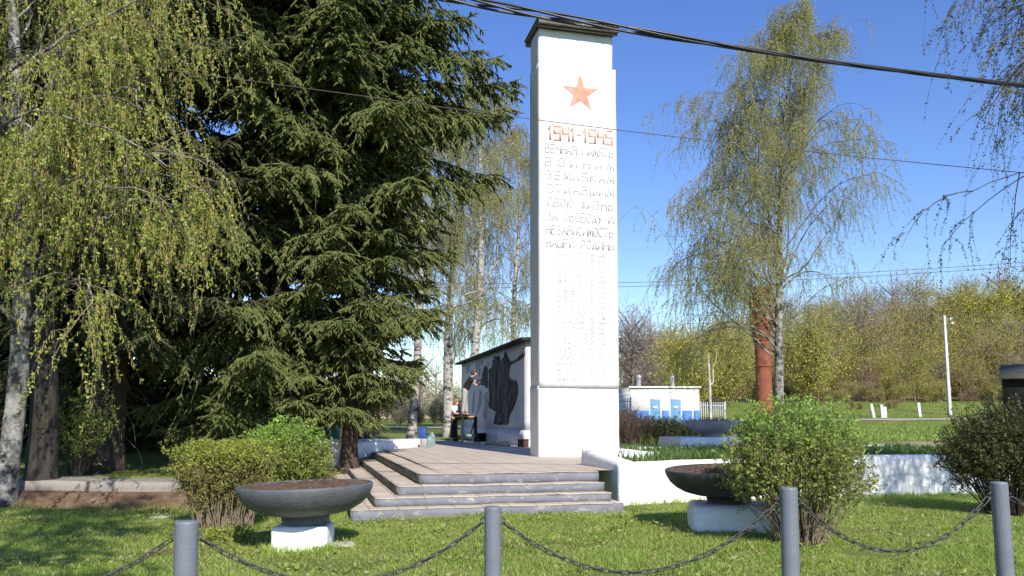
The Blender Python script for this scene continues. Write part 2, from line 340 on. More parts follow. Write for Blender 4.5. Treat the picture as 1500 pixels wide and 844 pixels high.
def tubes(P, Rr, n=3):
    """P (T,K,3) centre lines, Rr (T,K) radii -> verts, quads"""
    T, K, _ = P.shape
    t = np.gradient(P, axis=1); t /= np.maximum(np.linalg.norm(t, axis=2, keepdims=True), 1e-9)
    m_ = t.mean(1, keepdims=True); ref = np.where(np.abs(m_[..., 2:3]) > .8, np.array([1., 0, 0]), np.array([0, 0, 1.]))
    ref = np.broadcast_to(ref, t.shape); a = np.cross(t, ref); a /= np.maximum(np.linalg.norm(a, axis=2, keepdims=True), 1e-9); b_ = np.cross(a, t)
    an = np.arange(n) * 2 * np.pi / n
    v = P[:, :, None] + Rr[:, :, None, None] * (a[:, :, None] * np.cos(an)[None, None, :, None] + b_[:, :, None] * np.sin(an)[None, None, :, None])
    base = (np.arange(T) * K * n)[:, None, None] + (np.arange(K - 1) * n)[None, :, None]; j = np.arange(n)[None, None]; k = (j + 1) % n
    f = np.stack(np.broadcast_arrays(base + j, base + k, base + n + k, base + n + j), -1).reshape(-1, 4)
    return v.reshape(-1, 3), f
def unit(a): return a / np.maximum(np.linalg.norm(a, axis=-1, keepdims=True), 1e-9)
def leaves(rng, pos, size, wide=.6, down=.0):
    n = len(pos); a = rng.normal(size=(n, 3)); a[:, 2] -= down; a = unit(a); c = unit(np.cross(a, rng.normal(size=(n, 3))))
    l = size * rng.uniform(.65, 1.25, (n, 1)); w = l * wide * .5; nrm = np.cross(a, c) * l * .08
    v = np.stack([pos, pos + a * l * .45 + c * w + nrm, pos + a * l, pos + a * l * .45 - c * w + nrm], 1).reshape(-1, 3)
    i = np.arange(n)[:, None] * 4; return v, i + np.arange(4)[None]

# ------------------------------------------------------------------ naming
def tag(o, label=None, cat=None, group=None, kind=None):
    if label: o['label'] = label
    if cat: o['category'] = cat
    if group: o['group'] = group
    if kind: o['kind'] = kind
    return o
def thing(name, label, cat, loc=(0, 0, 0), rotz=0, group=None):
    o = bpy.data.objects.new(name, None); COL.objects.link(o); o.location = loc; o.rotation_euler = (0, 0, rotz); o.empty_display_size = .2
    return tag(o, label, cat, group)
def local(o, p): return Vector(p) - o.location

# ================================================================== ground
xs = np.concatenate([[-3000, -1200, -600, -350], np.arange(-220, -30, 10), np.arange(-30, -12, 1.5), np.arange(-12, 14, .2), np.arange(14, 40, 1.5), np.arange(40, 260, 8), [350, 600, 1200, 3000]])
ys = np.concatenate([[-3000, -900, -300, -100, -40], np.arange(-20, 4, 2), np.arange(4, 28, .2), np.arange(28, 60, 1.5), np.arange(60, 240, 5), [280, 400, 700, 1500, 4000]])
GX, GY = np.meshgrid(xs, ys); GZ = terr(GX, GY)
nx, ny = len(xs), len(ys); ii = (np.arange(ny - 1)[:, None] * nx + np.arange(nx - 1)[None])
mb = MB(); mb.add(np.stack([GX, GY, GZ], -1), np.stack([ii, ii + 1, ii + nx + 1, ii + nx], -1).reshape(-1, 4))
ground = mb.build('ground', M['ground'], smooth=True); tag(ground, kind='structure')
s_ = (GX - O.x) * U.x + (GY - O.y) * U.y; w_ = (GX - O.x) * V.x + (GY - O.y) * V.y
soil = ((GX < -4.3) & (GX > -12)) * sm(12.75, 13.1, GY) * (1 - sm(14.9, 15.3, GY))
soil = np.maximum(soil, sm(90, 97, GY) * sm(2, 14, GX)); soil = np.maximum(soil, .5 * sm(.6, .1, np.hypot(GX + 3.25, GY - 9.3) - .5))
soil = np.maximum(soil, .40 * np.exp(-((GX + 4.2) ** 2 / 1.0 + (GY - 10.6) ** 2 / .4)))
soil = np.maximum(soil, .46 * np.exp(-((GX + .3) ** 2 / .5 + (GY - 9.0) ** 2 / .5)))
soil = np.maximum(soil, .9 * ((GX > -5.6) & (GX < -2.2) & (GY > 14) & (GY < 20)))
sand = ((w_ > 9.4) & (w_ < 13.5) & (s_ > 3) & (s_ < 30)) * .9
sand = np.maximum(sand, .65 * np.exp(-((w_ + .95) ** 2 / .02)) * ((s_ > -1.2) & (s_ < 3.8)))
sand = np.maximum(sand, .52 * np.exp(-((GX - 28) ** 2 / 30 + (GY - 54) ** 2 / 14))); sand = np.maximum(sand, .5 * np.exp(-((GX - 33) ** 2 / 10 + (GY - 62) ** 2 / 30)))
for nm, arr in (('soil', soil), ('sand', sand)):
    at_ = ground.data.attributes.new(nm, 'FLOAT', 'POINT'); at_.data.foreach_set('value', arr.astype(np.float32).ravel())
def strip(name, pts, width, m, dz=.03, n=60):
    """a ribbon of road laid over the ground"""
    pts = np.asarray(pts, float); t = np.linspace(0, len(pts) - 1, n); c = np.stack([np.interp(t, range(len(pts)), pts[:, k]) for k in (0, 1)], 1)
    d = unit(np.gradient(c, axis=0)); nn = np.stack([-d[:, 1], d[:, 0]], 1); rows = []
    for q in np.linspace(-.5, .5, 5):
        e = c + nn * width * q; rows.append(np.column_stack([e, terr(e[:, 0], e[:, 1]) + dz]))
    v = np.stack(rows, 1).reshape(-1, 3); i = (np.arange(n - 1)[:, None] * 5 + np.arange(4)[None]).reshape(-1, 1)
    return tag(MB().add(v, np.concatenate([i, i + 1, i + 6, i + 5], 1)).build(name, m, smooth=True), kind='structure')
M['path'] = mat('trodden_path', (.30, .25, .18), (.42, .36, .27), 2, 1, .4, 12)
strip('path', [(12, 67.2), (22, 67.8), (34, 68.5), (42, 69.5), (60, 71)], 1.7, M['path'], .05)
strip('road', [(-60, 52), (-20, 50), (-3, 50), (2, 56)], 4.0, M['path'], .06)

# ================================================================== steps and paving
LV = [(-1.1, -.85, .137), (-.74, -.57, .267), (-.37, -.28, .408), (0, 0, .57)]
stair = thing('stone_stairs', 'wide concrete stairs with grey painted risers climbing to the white memorial pillar', 'stairs'); stair.matrix_world = MEM
SE = [3.10, 3.01, 3.0, 3.01]
for k, (s0, w0, z) in enumerate(LV):
    mb = MB(); zb = -.12 if k == 0 else LV[k - 1][2] - .01
    lip = .004
    se = SE[k]; wb = 8.3 - .15 * k if k < 3 else 12.2
    if k < 3:
        # a slab with the next one standing on it
        mb.stone(s0, w0, z - .016, se, w0 + .62, z, .09, .010, .010, 2.2, 0)       # front tread
        mb.stone(s0 + .003, w0 + .622, z - .016, s0 + .62, wb, z - .002, .12, .012, .007, 2.2, 0)
        mb.stone(s0 + lip, w0 + lip, zb, se - .004, w0 + .5, z - .014, .10, .012, .011, 2.5, 1)
        mb.stone(s0 + lip, w0 + .503, zb, s0 + .5, wb - .01, z - .014, .14, .006, .008, 2.5, 2)
        mb.box(s0 + lip - .004, w0 + lip + .03, zb, s0 + lip + .01, w0 + .5, z - .02, 2)
    else:
        mb.stone(s0, w0, z - .016, se, w0 + .26, z, .09, .010, .010, 2.2, 0)
        mb.stone(s0, w0 + .262, z - .016, s0 + .36, wb, z - .002, .12, .012, .007, 2.2, 0)
        mb.stone(s0 + lip, w0 + lip, zb, se - .004, w0 + .26, z - .014, .10, .012, .011, 2.5, 1)
        mb.stone(s0 + lip, w0 + .263, zb, s0 + .36, wb - .01, z - .014, .14, .006, .008, 2.5, 2)
        mb.box(s0 + lip - .004, w0 + lip + .03, zb, s0 + lip + .01, w0 + .3, z - .02, 2)
    mb.build('step', [M['paving'], M['riser'], M['dark_concrete']], stair, smooth=False)
# raised paving of the square behind the stairs, a little heaved
ns, nw = 90, 200
sv = np.linspace(.362, 9.0, ns); wv = np.linspace(.262, 27, nw); SS, WW = np.meshgrid(sv, wv)
ZZ = .566 + .030 * sm(.3, 3.5, WW) * sm(4.5, .5, SS) + .006 * np.sin(SS * 2.1) * np.sin(WW * 1.7)
i = (np.arange(nw - 1)[:, None] * ns + np.arange(ns - 1)[None])
mb = MB(); mb.add(np.stack([SS, WW, ZZ], -1), np.stack([i, i + 1, i + ns + 1, i + ns], -1).reshape(-1, 4))
for edge in (np.stack([SS[:, 0], WW[:, 0], ZZ[:, 0]], 1), np.stack([SS[0], WW[0], ZZ[0]], 1)):
    edge = edge[edge[:, 0] < 2.95]; lo_ = edge.copy(); lo_[:, 2] = .40; n_ = len(edge); q = np.arange(n_ - 1)[:, None]
    mb.add(np.vstack([edge, lo_]), np.concatenate([q, q + 1, q + n_ + 1, q + n_], 1), 1)
tag(mb.build('plaza_paving', [M['paving'], M['dark_concrete']], matrix=MEM), kind='structure')

# ================================================================== flower bed on the right
def zt(p):  # the wall is lower at its front left corner
    return .0 if p[1] < .5 and p[0] > 4.6 else 0
bed = thing('flower_bed_wall', 'long low whitewashed wall round the flower bed right of the stairs', 'wall'); bed.matrix_world = MEM
mb = MB()
mb.stone(3.69, .004, -.15, 14.5, .36, .75, .11, .05, .016, 1.6, 0, top=lambda p: -.06 * max(0, 1 - (p[0] - 3.37) / 1.4) + .02 * math.sin(p[0] * .9))
mb.build('front_wall', M['whitewall'], bed, smooth=True)
mb = MB(); mb.stone(3.37, 0, -.15, 3.72, 1.95, .80, .09, .035, .014, 1.8, 0, top=lambda p: -.10 + .17 * max(0, p[1]) / 1.9)
mb.build('side_wall', M['whitewall'], bed, smooth=True)
def seg_wall(mb, a, b_, th, z0, z1, seg=.14, amp=.01, r=.03):
    """a worn wall from a to b (local xy), thickness to its left"""
    a = np.array(a, float); b_ = np.array(b_, float); ln = np.linalg.norm(b_ - a); t = MB(); t.stone(0, 0, z0, ln, th, z1, seg, r, amp, 1.7)
    d = (b_ - a) / ln; v = t.v[0].copy(); xy = a + v[:, :1] * d + v[:, 1:2] * np.array([-d[1], d[0]]); mb.add(np.column_stack([xy, v[:, 2]]), t.f[0][0])
mb = MB(); seg_wall(mb, (5.2, 3.25), (3.55, 1.95), -.0 + .3, .3, .76); seg_wall(mb, (5.62, 6.85), (5.36, 3.3), .3, .3, .72); mb.build('inner_wall', M['whitewall'], bed, smooth=True)
mb = MB(); seg_wall(mb, (5.3, 6.86), (14.5, 6.86), .32, .3, .70); mb.build('back_wall', M['whitewall'], bed, smooth=True)
sx = np.linspace(3.6, 14.4, 60); sy = np.linspace(.25, 6.9, 40); SX, SY = np.meshgrid(sx, sy)
mb = MB(); i = (np.arange(39)[:, None] * 60 + np.arange(59)[None])
mb.add(np.stack([SX, SY, .585 + .03 * np.sin(SX * 3) * np.sin(SY * 2.3)], -1), np.stack([i, i + 1, i + 61, i + 60], -1).reshape(-1, 4))
bs = mb.build('bed_soil', M['soil'], matrix=MEM, smooth=True); tag(bs, kind='structure')
# cut soil away from the paved corner (delete faces left of the inner wall)
bmx = bmesh.new(); bmx.from_mesh(bs.data)
kill = [f for f in bmx.faces if f.calc_center_median().x < 5.5 and f.calc_center_median().y > 2.0 + (f.calc_center_median().x - 3.5) * .75]
bmesh.ops.delete(bmx, geom=kill, context='FACES'); bmx.to_mesh(bs.data); bmx.free()

# left-hand bed wall, under the spruces
lw = thing('flower_bed_wall', 'low whitewashed wall behind the spruce trunk, left of the stairs', 'wall')
mb = MB(); seg_wall(mb, (-5.6, 18.9), (-4.15, 20.1), .35, .0, .94); mb.build('front_wall', M['whitewall'], lw, smooth=True)
mb = MB(); seg_wall(mb, (-4.15, 20.12), (-2.75, 24.7), .38, .1, .84); mb.build('side_wall', M['whitewall'], lw, smooth=True)

# kerb on the left
kb = MB()
for k in range(5):
    a = (-11.5 + k * 1.45, 13.62 + .02 * (k % 2)); seg_wall(kb, a, (a[0] + 1.43, a[1] + .015), 1.05, .10, .385 + .01 * (k % 3), .12, .012, .03)
tag(kb.build('concrete_kerb', M['kerb'], smooth=True), 'raised concrete kerb of worn slabs over the bare soil bank at left', 'kerb')

# ================================================================== the memorial pillar
mon = thing('memorial_pillar', 'tall white memorial pillar with a red star, dates and inscription', 'monument'); mon.matrix_world = MEM
m0, w0 = 3.435, 4.98; MW, MD = 1.93, .74
zc = lambda py, px=848: at(px, py, 18.75).z
ztop, zpt, zpb = zc(47), zc(97), zc(568)
def tap(p): return 0
mb = MB(); mb.stone(m0 - .01, w0 - .012, .35, m0 + MW + .03, w0 + MD + .02, zpb + .05, .12, .025, .008, 1.4); mb.build('base', M['white'], mon, smooth=True)
mb = MB(); mb.stone(m0 + .002, w0 - .055, zpb, m0 + MW + .015, w0 + MD + .01, zpt, .14, .02, .007, 1.3); mb.build('shaft', M['white'], mon, smooth=True)
mb = MB(); mb.stone(m0 + .005, w0 - .008, zpt - .05, m0 + MW - .035, w0 + MD, ztop, .12, .05, .012, 1.6); mb.build('head', M['white'], mon, smooth=True)
# roof: corrugated sheet on three battens
rf = MB(); nxr = 140; xr = np.linspace(m0 - .085, m0 + MW + .06, nxr); zz = .022 * np.sin(xr * 2 * np.pi / .115)
y0r, y1r = w0 - .30, w0 + MD + .22
def rz(y): return ztop + .125 - .05 * (y - y0r)
top_, bot_ = [], []
for yy in (y0r, y1r):
    top_.append(np.column_stack([xr, np.full(nxr, yy), rz(yy) + zz])); bot_.append(np.column_stack([xr, np.full(nxr, yy), rz(yy) + zz - .018]))
v = np.vstack(top_ + bot_); q = np.arange(nxr - 1)[:, None]
for a, b_ in ((0, nxr), (2 * nxr, 3 * nxr), (0, 2 * nxr), (nxr, 3 * nxr)): rf.add(v, np.concatenate([q + a, q + a + 1, q + b_ + 1, q + b_], 1))
rf.add(v, [(0, nxr, 3 * nxr, 2 * nxr), (nxr - 1, 2 * nxr - 1, 4 * nxr - 1, 3 * nxr - 1)])
roof = rf.build('roof', M['roof'], mon)
mb = MB(); mb.box(m0 - .06, y0r + .03, rz(y0r) - .14, m0 + MW + .04, y0r + .09, rz(y0r) - .045); mb.box(m0 - .06, y0r + .16, rz(y0r) - .15, m0 + MW + .04, y0r + .24, rz(y0r) - .05)
mb.box(m0 - .06, y1r - .1, rz(y1r) - .14, m0 + MW + .04, y1r - .03, rz(y1r) - .045)
mb.build('batten', M['roof'], mon, bevel=.005)
for px in (823, 851, 889):
    s = m0 + MW * (px - 791) / 113
    mb = MB(); mb.lathe([(.0, -.03), (.028, -.028), (.034, -.01), (.03, .03)], 14); o = mb.build('bolt', M['white_paint'], mon, smooth=True)
    o.matrix_local = Matrix.Translation((s, y0r + .03, rz(y0r) - .09)) @ Matrix.Rotation(R(-90), 4, 'X')
    o.matrix_local = Matrix.Translation((s, y0r + .02, rz(y0r) - .10)) @ Matrix.Rotation(R(-90), 4, 'X')
yf = w0 - .055      # front face of the shaft
def fs(px, py):   # photo pixel -> (s, z) on the shaft front
    p = on_plane(px, py, S(m0, yf), V); q = p - O; return q.dot(U), q.z
# star
cs, cz = fs(850, 137); rs = .475
mb = MB(); pts = []
for k in range(10):
    r_ = rs if k % 2 == 0 else rs * .385; a = R(90 + 36 * k); pts.append((cs + r_ * math.cos(a), yf - .006, cz + r_ * math.sin(a)))
ctr = (cs, yf - .035, cz - .01); v = pts + [ctr]; mb.add(v, [(k, (k + 1) % 10, 10) for k in range(10)])
bk = [(p[0], yf + .004, p[2]) for p in pts]; mb.add(pts + bk, [(k, k + 10, (k + 1) % 10 + 10, (k + 1) % 10) for k in range(10)])
mb.build('star', M['red'], mon)
# stroke lettering (x 0..1, y 0..1), drawn as thin raised bars
A_ = [(0, 0), (.5, 1), (1, 0)]
def circ(cx, cy, rx, ry, a0=0, a1=360, n=14): return [(cx + rx * math.cos(R(a0 + (a1 - a0) * k / n)), cy + ry * math.sin(R(a0 + (a1 - a0) * k / n))) for k in range(n + 1)]
GL = {'А': [A_, [(.2, .35), (.8, .35)]], 'Б': [[(.9, 1), (0, 1), (0, 0), (.5, 0)] + circ(.5, .27, .4, .27, -90, 90, 8) + [(0, .54)]],
 'В': [[(0, 0), (0, 1), (.5, 1)] + circ(.5, .77, .3, .23, 90, -90, 6) + [(0, .54)], [(.5, .54)] + circ(.5, .27, .4, .27, 90, -90, 6) + [(0, 0)]],
 'Д': [[(0, -.1), (0, .1), (1, .1), (1, -.1)], [(.12, .1), (.5, 1), (.88, .1)]], 'Е': [[(.85, 1), (0, 1), (0, 0), (.85, 0)], [(0, .52), (.7, .52)]],
 'Ж': [[(.5, 0), (.5, 1)], [(0, 1), (.5, .5), (1, 1)], [(0, 0), (.5, .5), (1, 0)]], 'З': [[(.05, .9)] + circ(.45, .77, .38, .23, 120, -90, 7), [(.45, .54)] + circ(.45, .27, .45, .27, 90, -140, 8)],
 'И': [[(0, 1), (0, 0), (1, 1), (1, 0)]], 'Й': [[(0, 1), (0, 0), (1, 1), (1, 0)], [(.3, 1.2), (.5, 1.1), (.7, 1.2)]], 'К': [[(0, 0), (0, 1)], [(.9, 1), (0, .5), (.9, 0)]],
 'Л': [[(0, 0), (.5, 1), (1, 0)]], 'М': [[(0, 0), (.08, 1), (.5, .2), (.92, 1), (1, 0)]], 'Н': [[(0, 0), (0, 1)], [(1, 0), (1, 1)], [(0, .5), (1, .5)]],
 'О': [circ(.5, .5, .52, .5)], 'П': [[(0, 0), (0, 1), (1, 1), (1, 0)]], 'Р': [[(0, 0), (0, 1), (.45, 1)] + circ(.45, .72, .45, .28, 90, -90, 7) + [(0, .44)]],
 'С': [circ(.55, .5, .52, .5, 50, 310)], 'Т': [[(0, 1), (1, 1)], [(.5, 0), (.5, 1)]], 'У': [[(0, 1), (.5, .4)], [(1, 1), (.35, 0)]], 'Ф': [circ(.5, .6, .5, .28), [(.5, 0), (.5, 1)]],
 'Х': [[(0, 0), (1, 1)], [(0, 1), (1, 0)]], 'Ч': [[(0, 1), (0, .5), (1, .5)], [(1, 1), (1, 0)]], 'Ш': [[(0, 1), (0, 0), (1, 0), (1, 1)], [(.5, 0), (.5, 1)]],
 'Ц': [[(0, 1), (0, 0), (1, 0), (1, -.15)], [(.9, 1), (.9, 0)]], 'Ы': [[(0, 1), (0, 0), (.35, 0)] + circ(.35, .26, .27, .26, -90, 90, 6) + [(0, .52)], [(1, 0), (1, 1)]],
 'Ь': [[(.1, 1), (.1, 0), (.5, 0)] + circ(.5, .27, .4, .27, -90, 90, 6) + [(.1, .54)]], 'Ю': [[(0, 0), (0, 1)], [(0, .5), (.25, .5)], circ(.65, .5, .4, .5)],
 'Я': [[(1, 0), (1, 1), (.5, 1)] + circ(.5, .74, .45, .26, 90, 270, 7) + [(1, .48)], [(.45, .48), (0, 0)]],
 '1': [[(.0, .75), (.5, 1), (.5, 0)]], '9': [[(1, .5), (0, .5), (0, 1), (1, 1), (1, 0), (0, 0)]], '4': [[(0, 1), (0, .5), (1, .5)], [(1, 1), (1, 0)]], '5': [[(1, 1), (0, 1), (0, .52), (1, .52), (1, 0), (0, 0)]],
 '-': [[(.1, .5), (.9, .5)]], '0': [circ(.5, .5, .4, .5)], '2': [[(0, .8), (.3, 1), (.8, .9), (.9, .65), (0, 0), (1, 0)]]}
def stroke(mb, pts, th, y):
    for (x0, z0), (x1, z1) in zip(pts[:-1], pts[1:]):
        d = Vector((x1 - x0, z1 - z0)); ln = d.length
        if ln < 1e-6: continue
        d /= ln; n = Vector((-d.y, d.x)) * th / 2; e = d * th * .35; yb, yt = y + .004, y - .005 - .0012 * random.random()
        c = [(x0 - e.x + n.x, z0 - e.y + n.y), (x0 - e.x - n.x, z0 - e.y - n.y), (x1 + e.x - n.x, z1 + e.y - n.y), (x1 + e.x + n.x, z1 + e.y + n.y)]
        mb.hexa([(a, yb, b_) for a, b_ in c] + [(a, yt, b_) for a, b_ in c])
def text_row(mb, txt, s0, s1, z, h, th, cw):
    n = len(txt); adv = (s1 - s0 - cw) / max(1, n - 1)
    for k, ch in enumerate(txt):
        for pl in GL.get(ch, []): stroke(mb, [(s0 + adv * k + x * cw, z + y * h) for x, y in pl], th, yf)
random.seed(2)
mb = MB(); a = fs(804, 202); b_ = fs(896, 206); zt_ = fs(850, 179)[1]; hN = .33
widths = {'1': .5, '9': 1, '4': 1, '5': 1, '-': .75}; txt = '1941-1945'; tot = sum(widths[c] for c in txt) + .45 * (len(txt) - 1); un = (b_[0] - a[0]) / tot; x = a[0]
for ch in txt:
    wd_ = widths[ch] * un
    for pl in GL[ch]: stroke(mb, [(x + px_ * wd_, a[1] - .03 + pz * hN) for px_, pz in pl], .052, yf)
    x += wd_ + .45 * un
mb.build('date_numerals', M['red2'], mon)
mb = MB()
rows = [('ВЕЧНАЯ ПАМЯТЬ', 799, 898, 217), ('ВОИНАМ', 799, 899, 236.5), ('ЗЕМЛЯКАМ', 800, 899, 255.5), ('ОТДАВШИМ', 801, 899, 275), ('СВОЮ ЖИЗНЬ', 801, 898, 295), ('ЗА СВОБОДУ И', 801, 898, 315), ('НЕЗАВИСИМОСТЬ', 800, 898, 335), ('НАШЕЙ РОДИНЫ', 800, 899, 354)]
for t, x0, x1, y in rows:
    s0 = fs(x0, y)[0]; s1 = fs(x1, y)[0]; z = fs(848, y + 10)[1]
    cw = min(.155, (s1 - s0) / len(t) * .80); text_row(mb, t, s0, s1, z, .205, .022, cw)
mb.build('inscription', M['grey_letter'], mon)
names = ['АНДРЕЕВ', 'АГАФОНОВ', 'БЕЛОВ', 'БОРИСОВ', 'ВОЛКОВ', 'ДАНИЛОВ', 'ЕГОРОВ', 'ИВАНОВ', 'КОЗЛОВ', 'КРЫЛОВ', 'МАРКОВ', 'МИХЕЕВ', 'МОРОЗОВ', 'НИКОНОВ', 'ТРОФИМОВ', 'ПЕТРОВ', 'ПЕТРОВ', 'ПЛАТОНОВ', 'ПЛАТОНОВ', 'ПОМИНОВ', 'ЧЕРЕПНОВ', 'НАЗАРОВ', 'ШИТОВ', 'ЕГОРОВ', 'АКСЕНОВ']
ini = ['АВ', 'ИП', 'НД', 'АН', 'ПИ']
mb = MB(); mb2 = MB()
for k, t in enumerate(names):
    y = 372 + k * (182 / (len(names) - 1)); s0 = fs(817, y)[0]; s1 = fs(871, y)[0]; z = fs(848, y + 4)[1]; dst = mb2 if k == 14 else mb
    text_row(dst, t, s0, s1, z, .082, .013, min(.085, (s1 - s0) / len(t) * .7)); text_row(dst, ini[k % 5], fs(877, y)[0], fs(886, y)[0], z, .082, .013, .06)
mb.build('name_list', M['faint_letter'], mon); mb2.build('name_row', M['grey_letter'], mon)

# ================================================================== mural wall
WA = R(13.7); WD = Vector((-math.sin(WA), math.cos(WA), 0)); WNl = Vector((-math.cos(WA), -math.sin(WA), 0)); W0 = Vector((.432, 25.5, 0))
WL = 11.6; WM = Matrix.Translation(W0) @ Matrix.Rotation(WA, 4, 'Z')      # local y runs along the wall, -x is the mural side
wall = thing('mural_wall', 'long white wall with a dark painted soldier mural and black roof edge, behind the pillar', 'wall'); wall.matrix_world = WM
ztw = at(770, 499, 25.5).z
mb = MB(); mb.stone(0, 0, 1.06, .55, WL, ztw, .3, .02, .006, 1.2); mb.build('wall', M['pale_wall'], wall, smooth=True)
mb = MB(); mb.stone(-.05, -.03, .4, .6, WL + .03, 1.075, .3, .025, .010, 1.4); mb.build('plinth', M['pale_wall'], wall, smooth=True)
mb = MB(); mb.hexa([(-.24, -.25, ztw - .02), (.8, -.25, ztw + .03), (.8, WL + .3, ztw + .03), (-.24, WL + .3, ztw - .02), (-.24, -.25, ztw + .075), (.8, -.25, ztw + .16), (.8, WL + .3, ztw + .16), (-.24, WL + .3, ztw + .075)])
mb.build('roof', M['tar'], wall, bevel=.015)
WMI = WM.inverted()
def wl(zx, zy):    # mural outline point, from a zoomed crop of the photo, to the wall's own frame
    p = WMI @ on_plane(650 + zx / 4.69, 480 + zy / 4.69, W0, WNl); return p
def figure(name, pts, m, th):
    rr_ = random.Random(len(pts) + int(pts[0][0])); fine_ = []
    for (xa, ya), (xb, yb) in zip(pts, pts[1:] + pts[:1]):
        nn = max(1, int(math.hypot(xb - xa, yb - ya) / 14))
        fine_ += [(xa + (xb - xa) * t / nn + rr_.uniform(-2.2, 2.2), ya + (yb - ya) * t / nn + rr_.uniform(-4, 4)) for t in range(nn)]
    P_ = [wl(*p) for p in fine_]
    MB().prism([(-th, p.y, max(p.z, 1.09)) for p in P_], [(.01, p.y, max(p.z, 1.09)) for p in P_]).build(name, m, wall)
figure('mural_figure', [(350, 200), (385, 195), (392, 235), (402, 240), (408, 215), (422, 200), (428, 172), (440, 198), (450, 222), (456, 238), (500, 222), (530, 195), (557, 165), (560, 190), (520, 226), (462, 254), (450, 290), (446, 330), (452, 346), (470, 362), (500, 365), (508, 400), (512, 440), (505, 485), (490, 530), (478, 562), (455, 600), (448, 640), (440, 668), (350, 666), (358, 620), (366, 580), (350, 572), (340, 556), (328, 560), (318, 540), (322, 480), (315, 400), (318, 290), (345, 262)], M['mural'], .05)
figure('mural_figure', [(288, 264), (300, 268), (306, 290), (304, 340), (302, 410), (292, 412), (284, 385), (268, 395), (258, 378), (264, 345), (272, 310), (276, 285)], M['mural'], .035)
for pts in ([(160, 262), (165, 262), (164, 312), (159, 312)], [(172, 266), (178, 262), (177, 300), (172, 306)], [(224, 240), (232, 236), (231, 290), (223, 290)], [(243, 232), (252, 230), (250, 330), (243, 320)], [(262, 225), (270, 224), (268, 262), (262, 264)], [(302, 238), (309, 232), (309, 265), (303, 268)], [(332, 225), (341, 225), (340, 268), (331, 270)]):
    figure('mural_stroke', pts, M['mural_mid'], .025)
for pts in ([(245, 430), (262, 440), (258, 520), (240, 580), (225, 600), (232, 560), (240, 500)], [(278, 470), (300, 440), (306, 520), (296, 600), (286, 640), (270, 600), (284, 540)], [(205, 430), (214, 440), (208, 560), (196, 590), (198, 520)]):
    figure('mural_stroke', pts, M['mural_mid'], .02)
for k, (xa, ya, xb, yb, w_) in enumerate([(332, 320, 330, 480, 6), (360, 280, 352, 540, 7), (396, 300, 380, 500, 9), (436, 400, 420, 590, 9), (478, 390, 458, 520, 6), (398, 590, 392, 655, 7), (415, 205, 432, 232, 9), (372, 215, 372, 255, 8)]):
    figure('mural_fold', [(xa, ya), (xa + w_, ya + 6), (xb + w_ * .7, yb - 10), (xb, yb), (xb - w_ * .4, yb - 20), (xa - w_ * .3, ya + 15)], M['mural_fold'], .06)
# ---- things along the wall foot
def rock(name, label, x, y, z, sx, sy, sz, m, cat='rubble', group=None):
    mb = MB(); mb.stone(-sx / 2, -sy / 2, 0, sx / 2, sy / 2, sz, .06, .05, .03, 5); o = mb.build(name, m, smooth=True); o.location = (x, y, z); return tag(o, label, cat, group)
rock('rubble_lump', 'pale lump of rubble at the foot of the mural wall, nearest the pillar', -.25, 26.1, .57, .42, .3, .14, M['stone'], 'rubble', 'rubble by the mural wall')
rock('rubble_lump', 'flat pale piece of rubble lying by the wall under the dark mural figure', -.62, 27.4, .57, .6, .35, .09, M['stone'], 'rubble', 'rubble by the mural wall')
p = at(771, 648, 25.2); bx = MB(); bx.box(-.17, -.14, 0, .17, .14, .2); bx.box(-.18, -.15, .201, .18, .15, .23)
o = bx.build('box', M['brown_box'], bevel=.01); o.location = (p.x - .1, 25.2, .575); tag(o, 'small dark brown box at the near end of the mural wall', 'box')
bk = MB(); bk.lathe([(.0, 0), (.15, 0), (.18, .3), (.19, .31), (.175, .31), (.15, .02), (0, .02)], 24)
p = at(711, 647, 31.4); o = bk.build('bucket', M['black_plastic'], smooth=True); o.location = (p.x - .15, 31.2, .575); tag(o, 'black bucket on the paving beside the painters\' table', 'bucket')

# ================================================================== people and table
def skin_mesh(name, V_, E, Rad, m, parent, sub=2):
    me = bpy.data.meshes.new(name); me.from_pydata([tuple(v) for v in V_], E, []); o = bpy.data.objects.new(name, me); COL.objects.link(o)
    md = o.modifiers.new('s', 'SKIN'); md.use_smooth_shade = True
    for k, r_ in enumerate(Rad):
        sv_ = me.skin_vertices[0].data[k]; sv_.radius = (r_, r_) if not isinstance(r_, tuple) else r_
    me.skin_vertices[0].data[0].use_root = True
    sb = o.modifiers.new('u', 'SUBSURF'); sb.levels = sub; sb.render_levels = sub
    dg = bpy.context.evaluated_depsgraph_get(); ev = o.evaluated_get(dg); nm = bpy.data.meshes.new_from_object(ev)
    COL.objects.unlink(o); bpy.data.objects.remove(o)
    nm.materials.clear(); nm.materials.append(m)
    for p_ in nm.polygons: p_.use_smooth = True
    n = bpy.data.objects.new(name, nm); COL.objects.link(n); n.parent = parent; return n
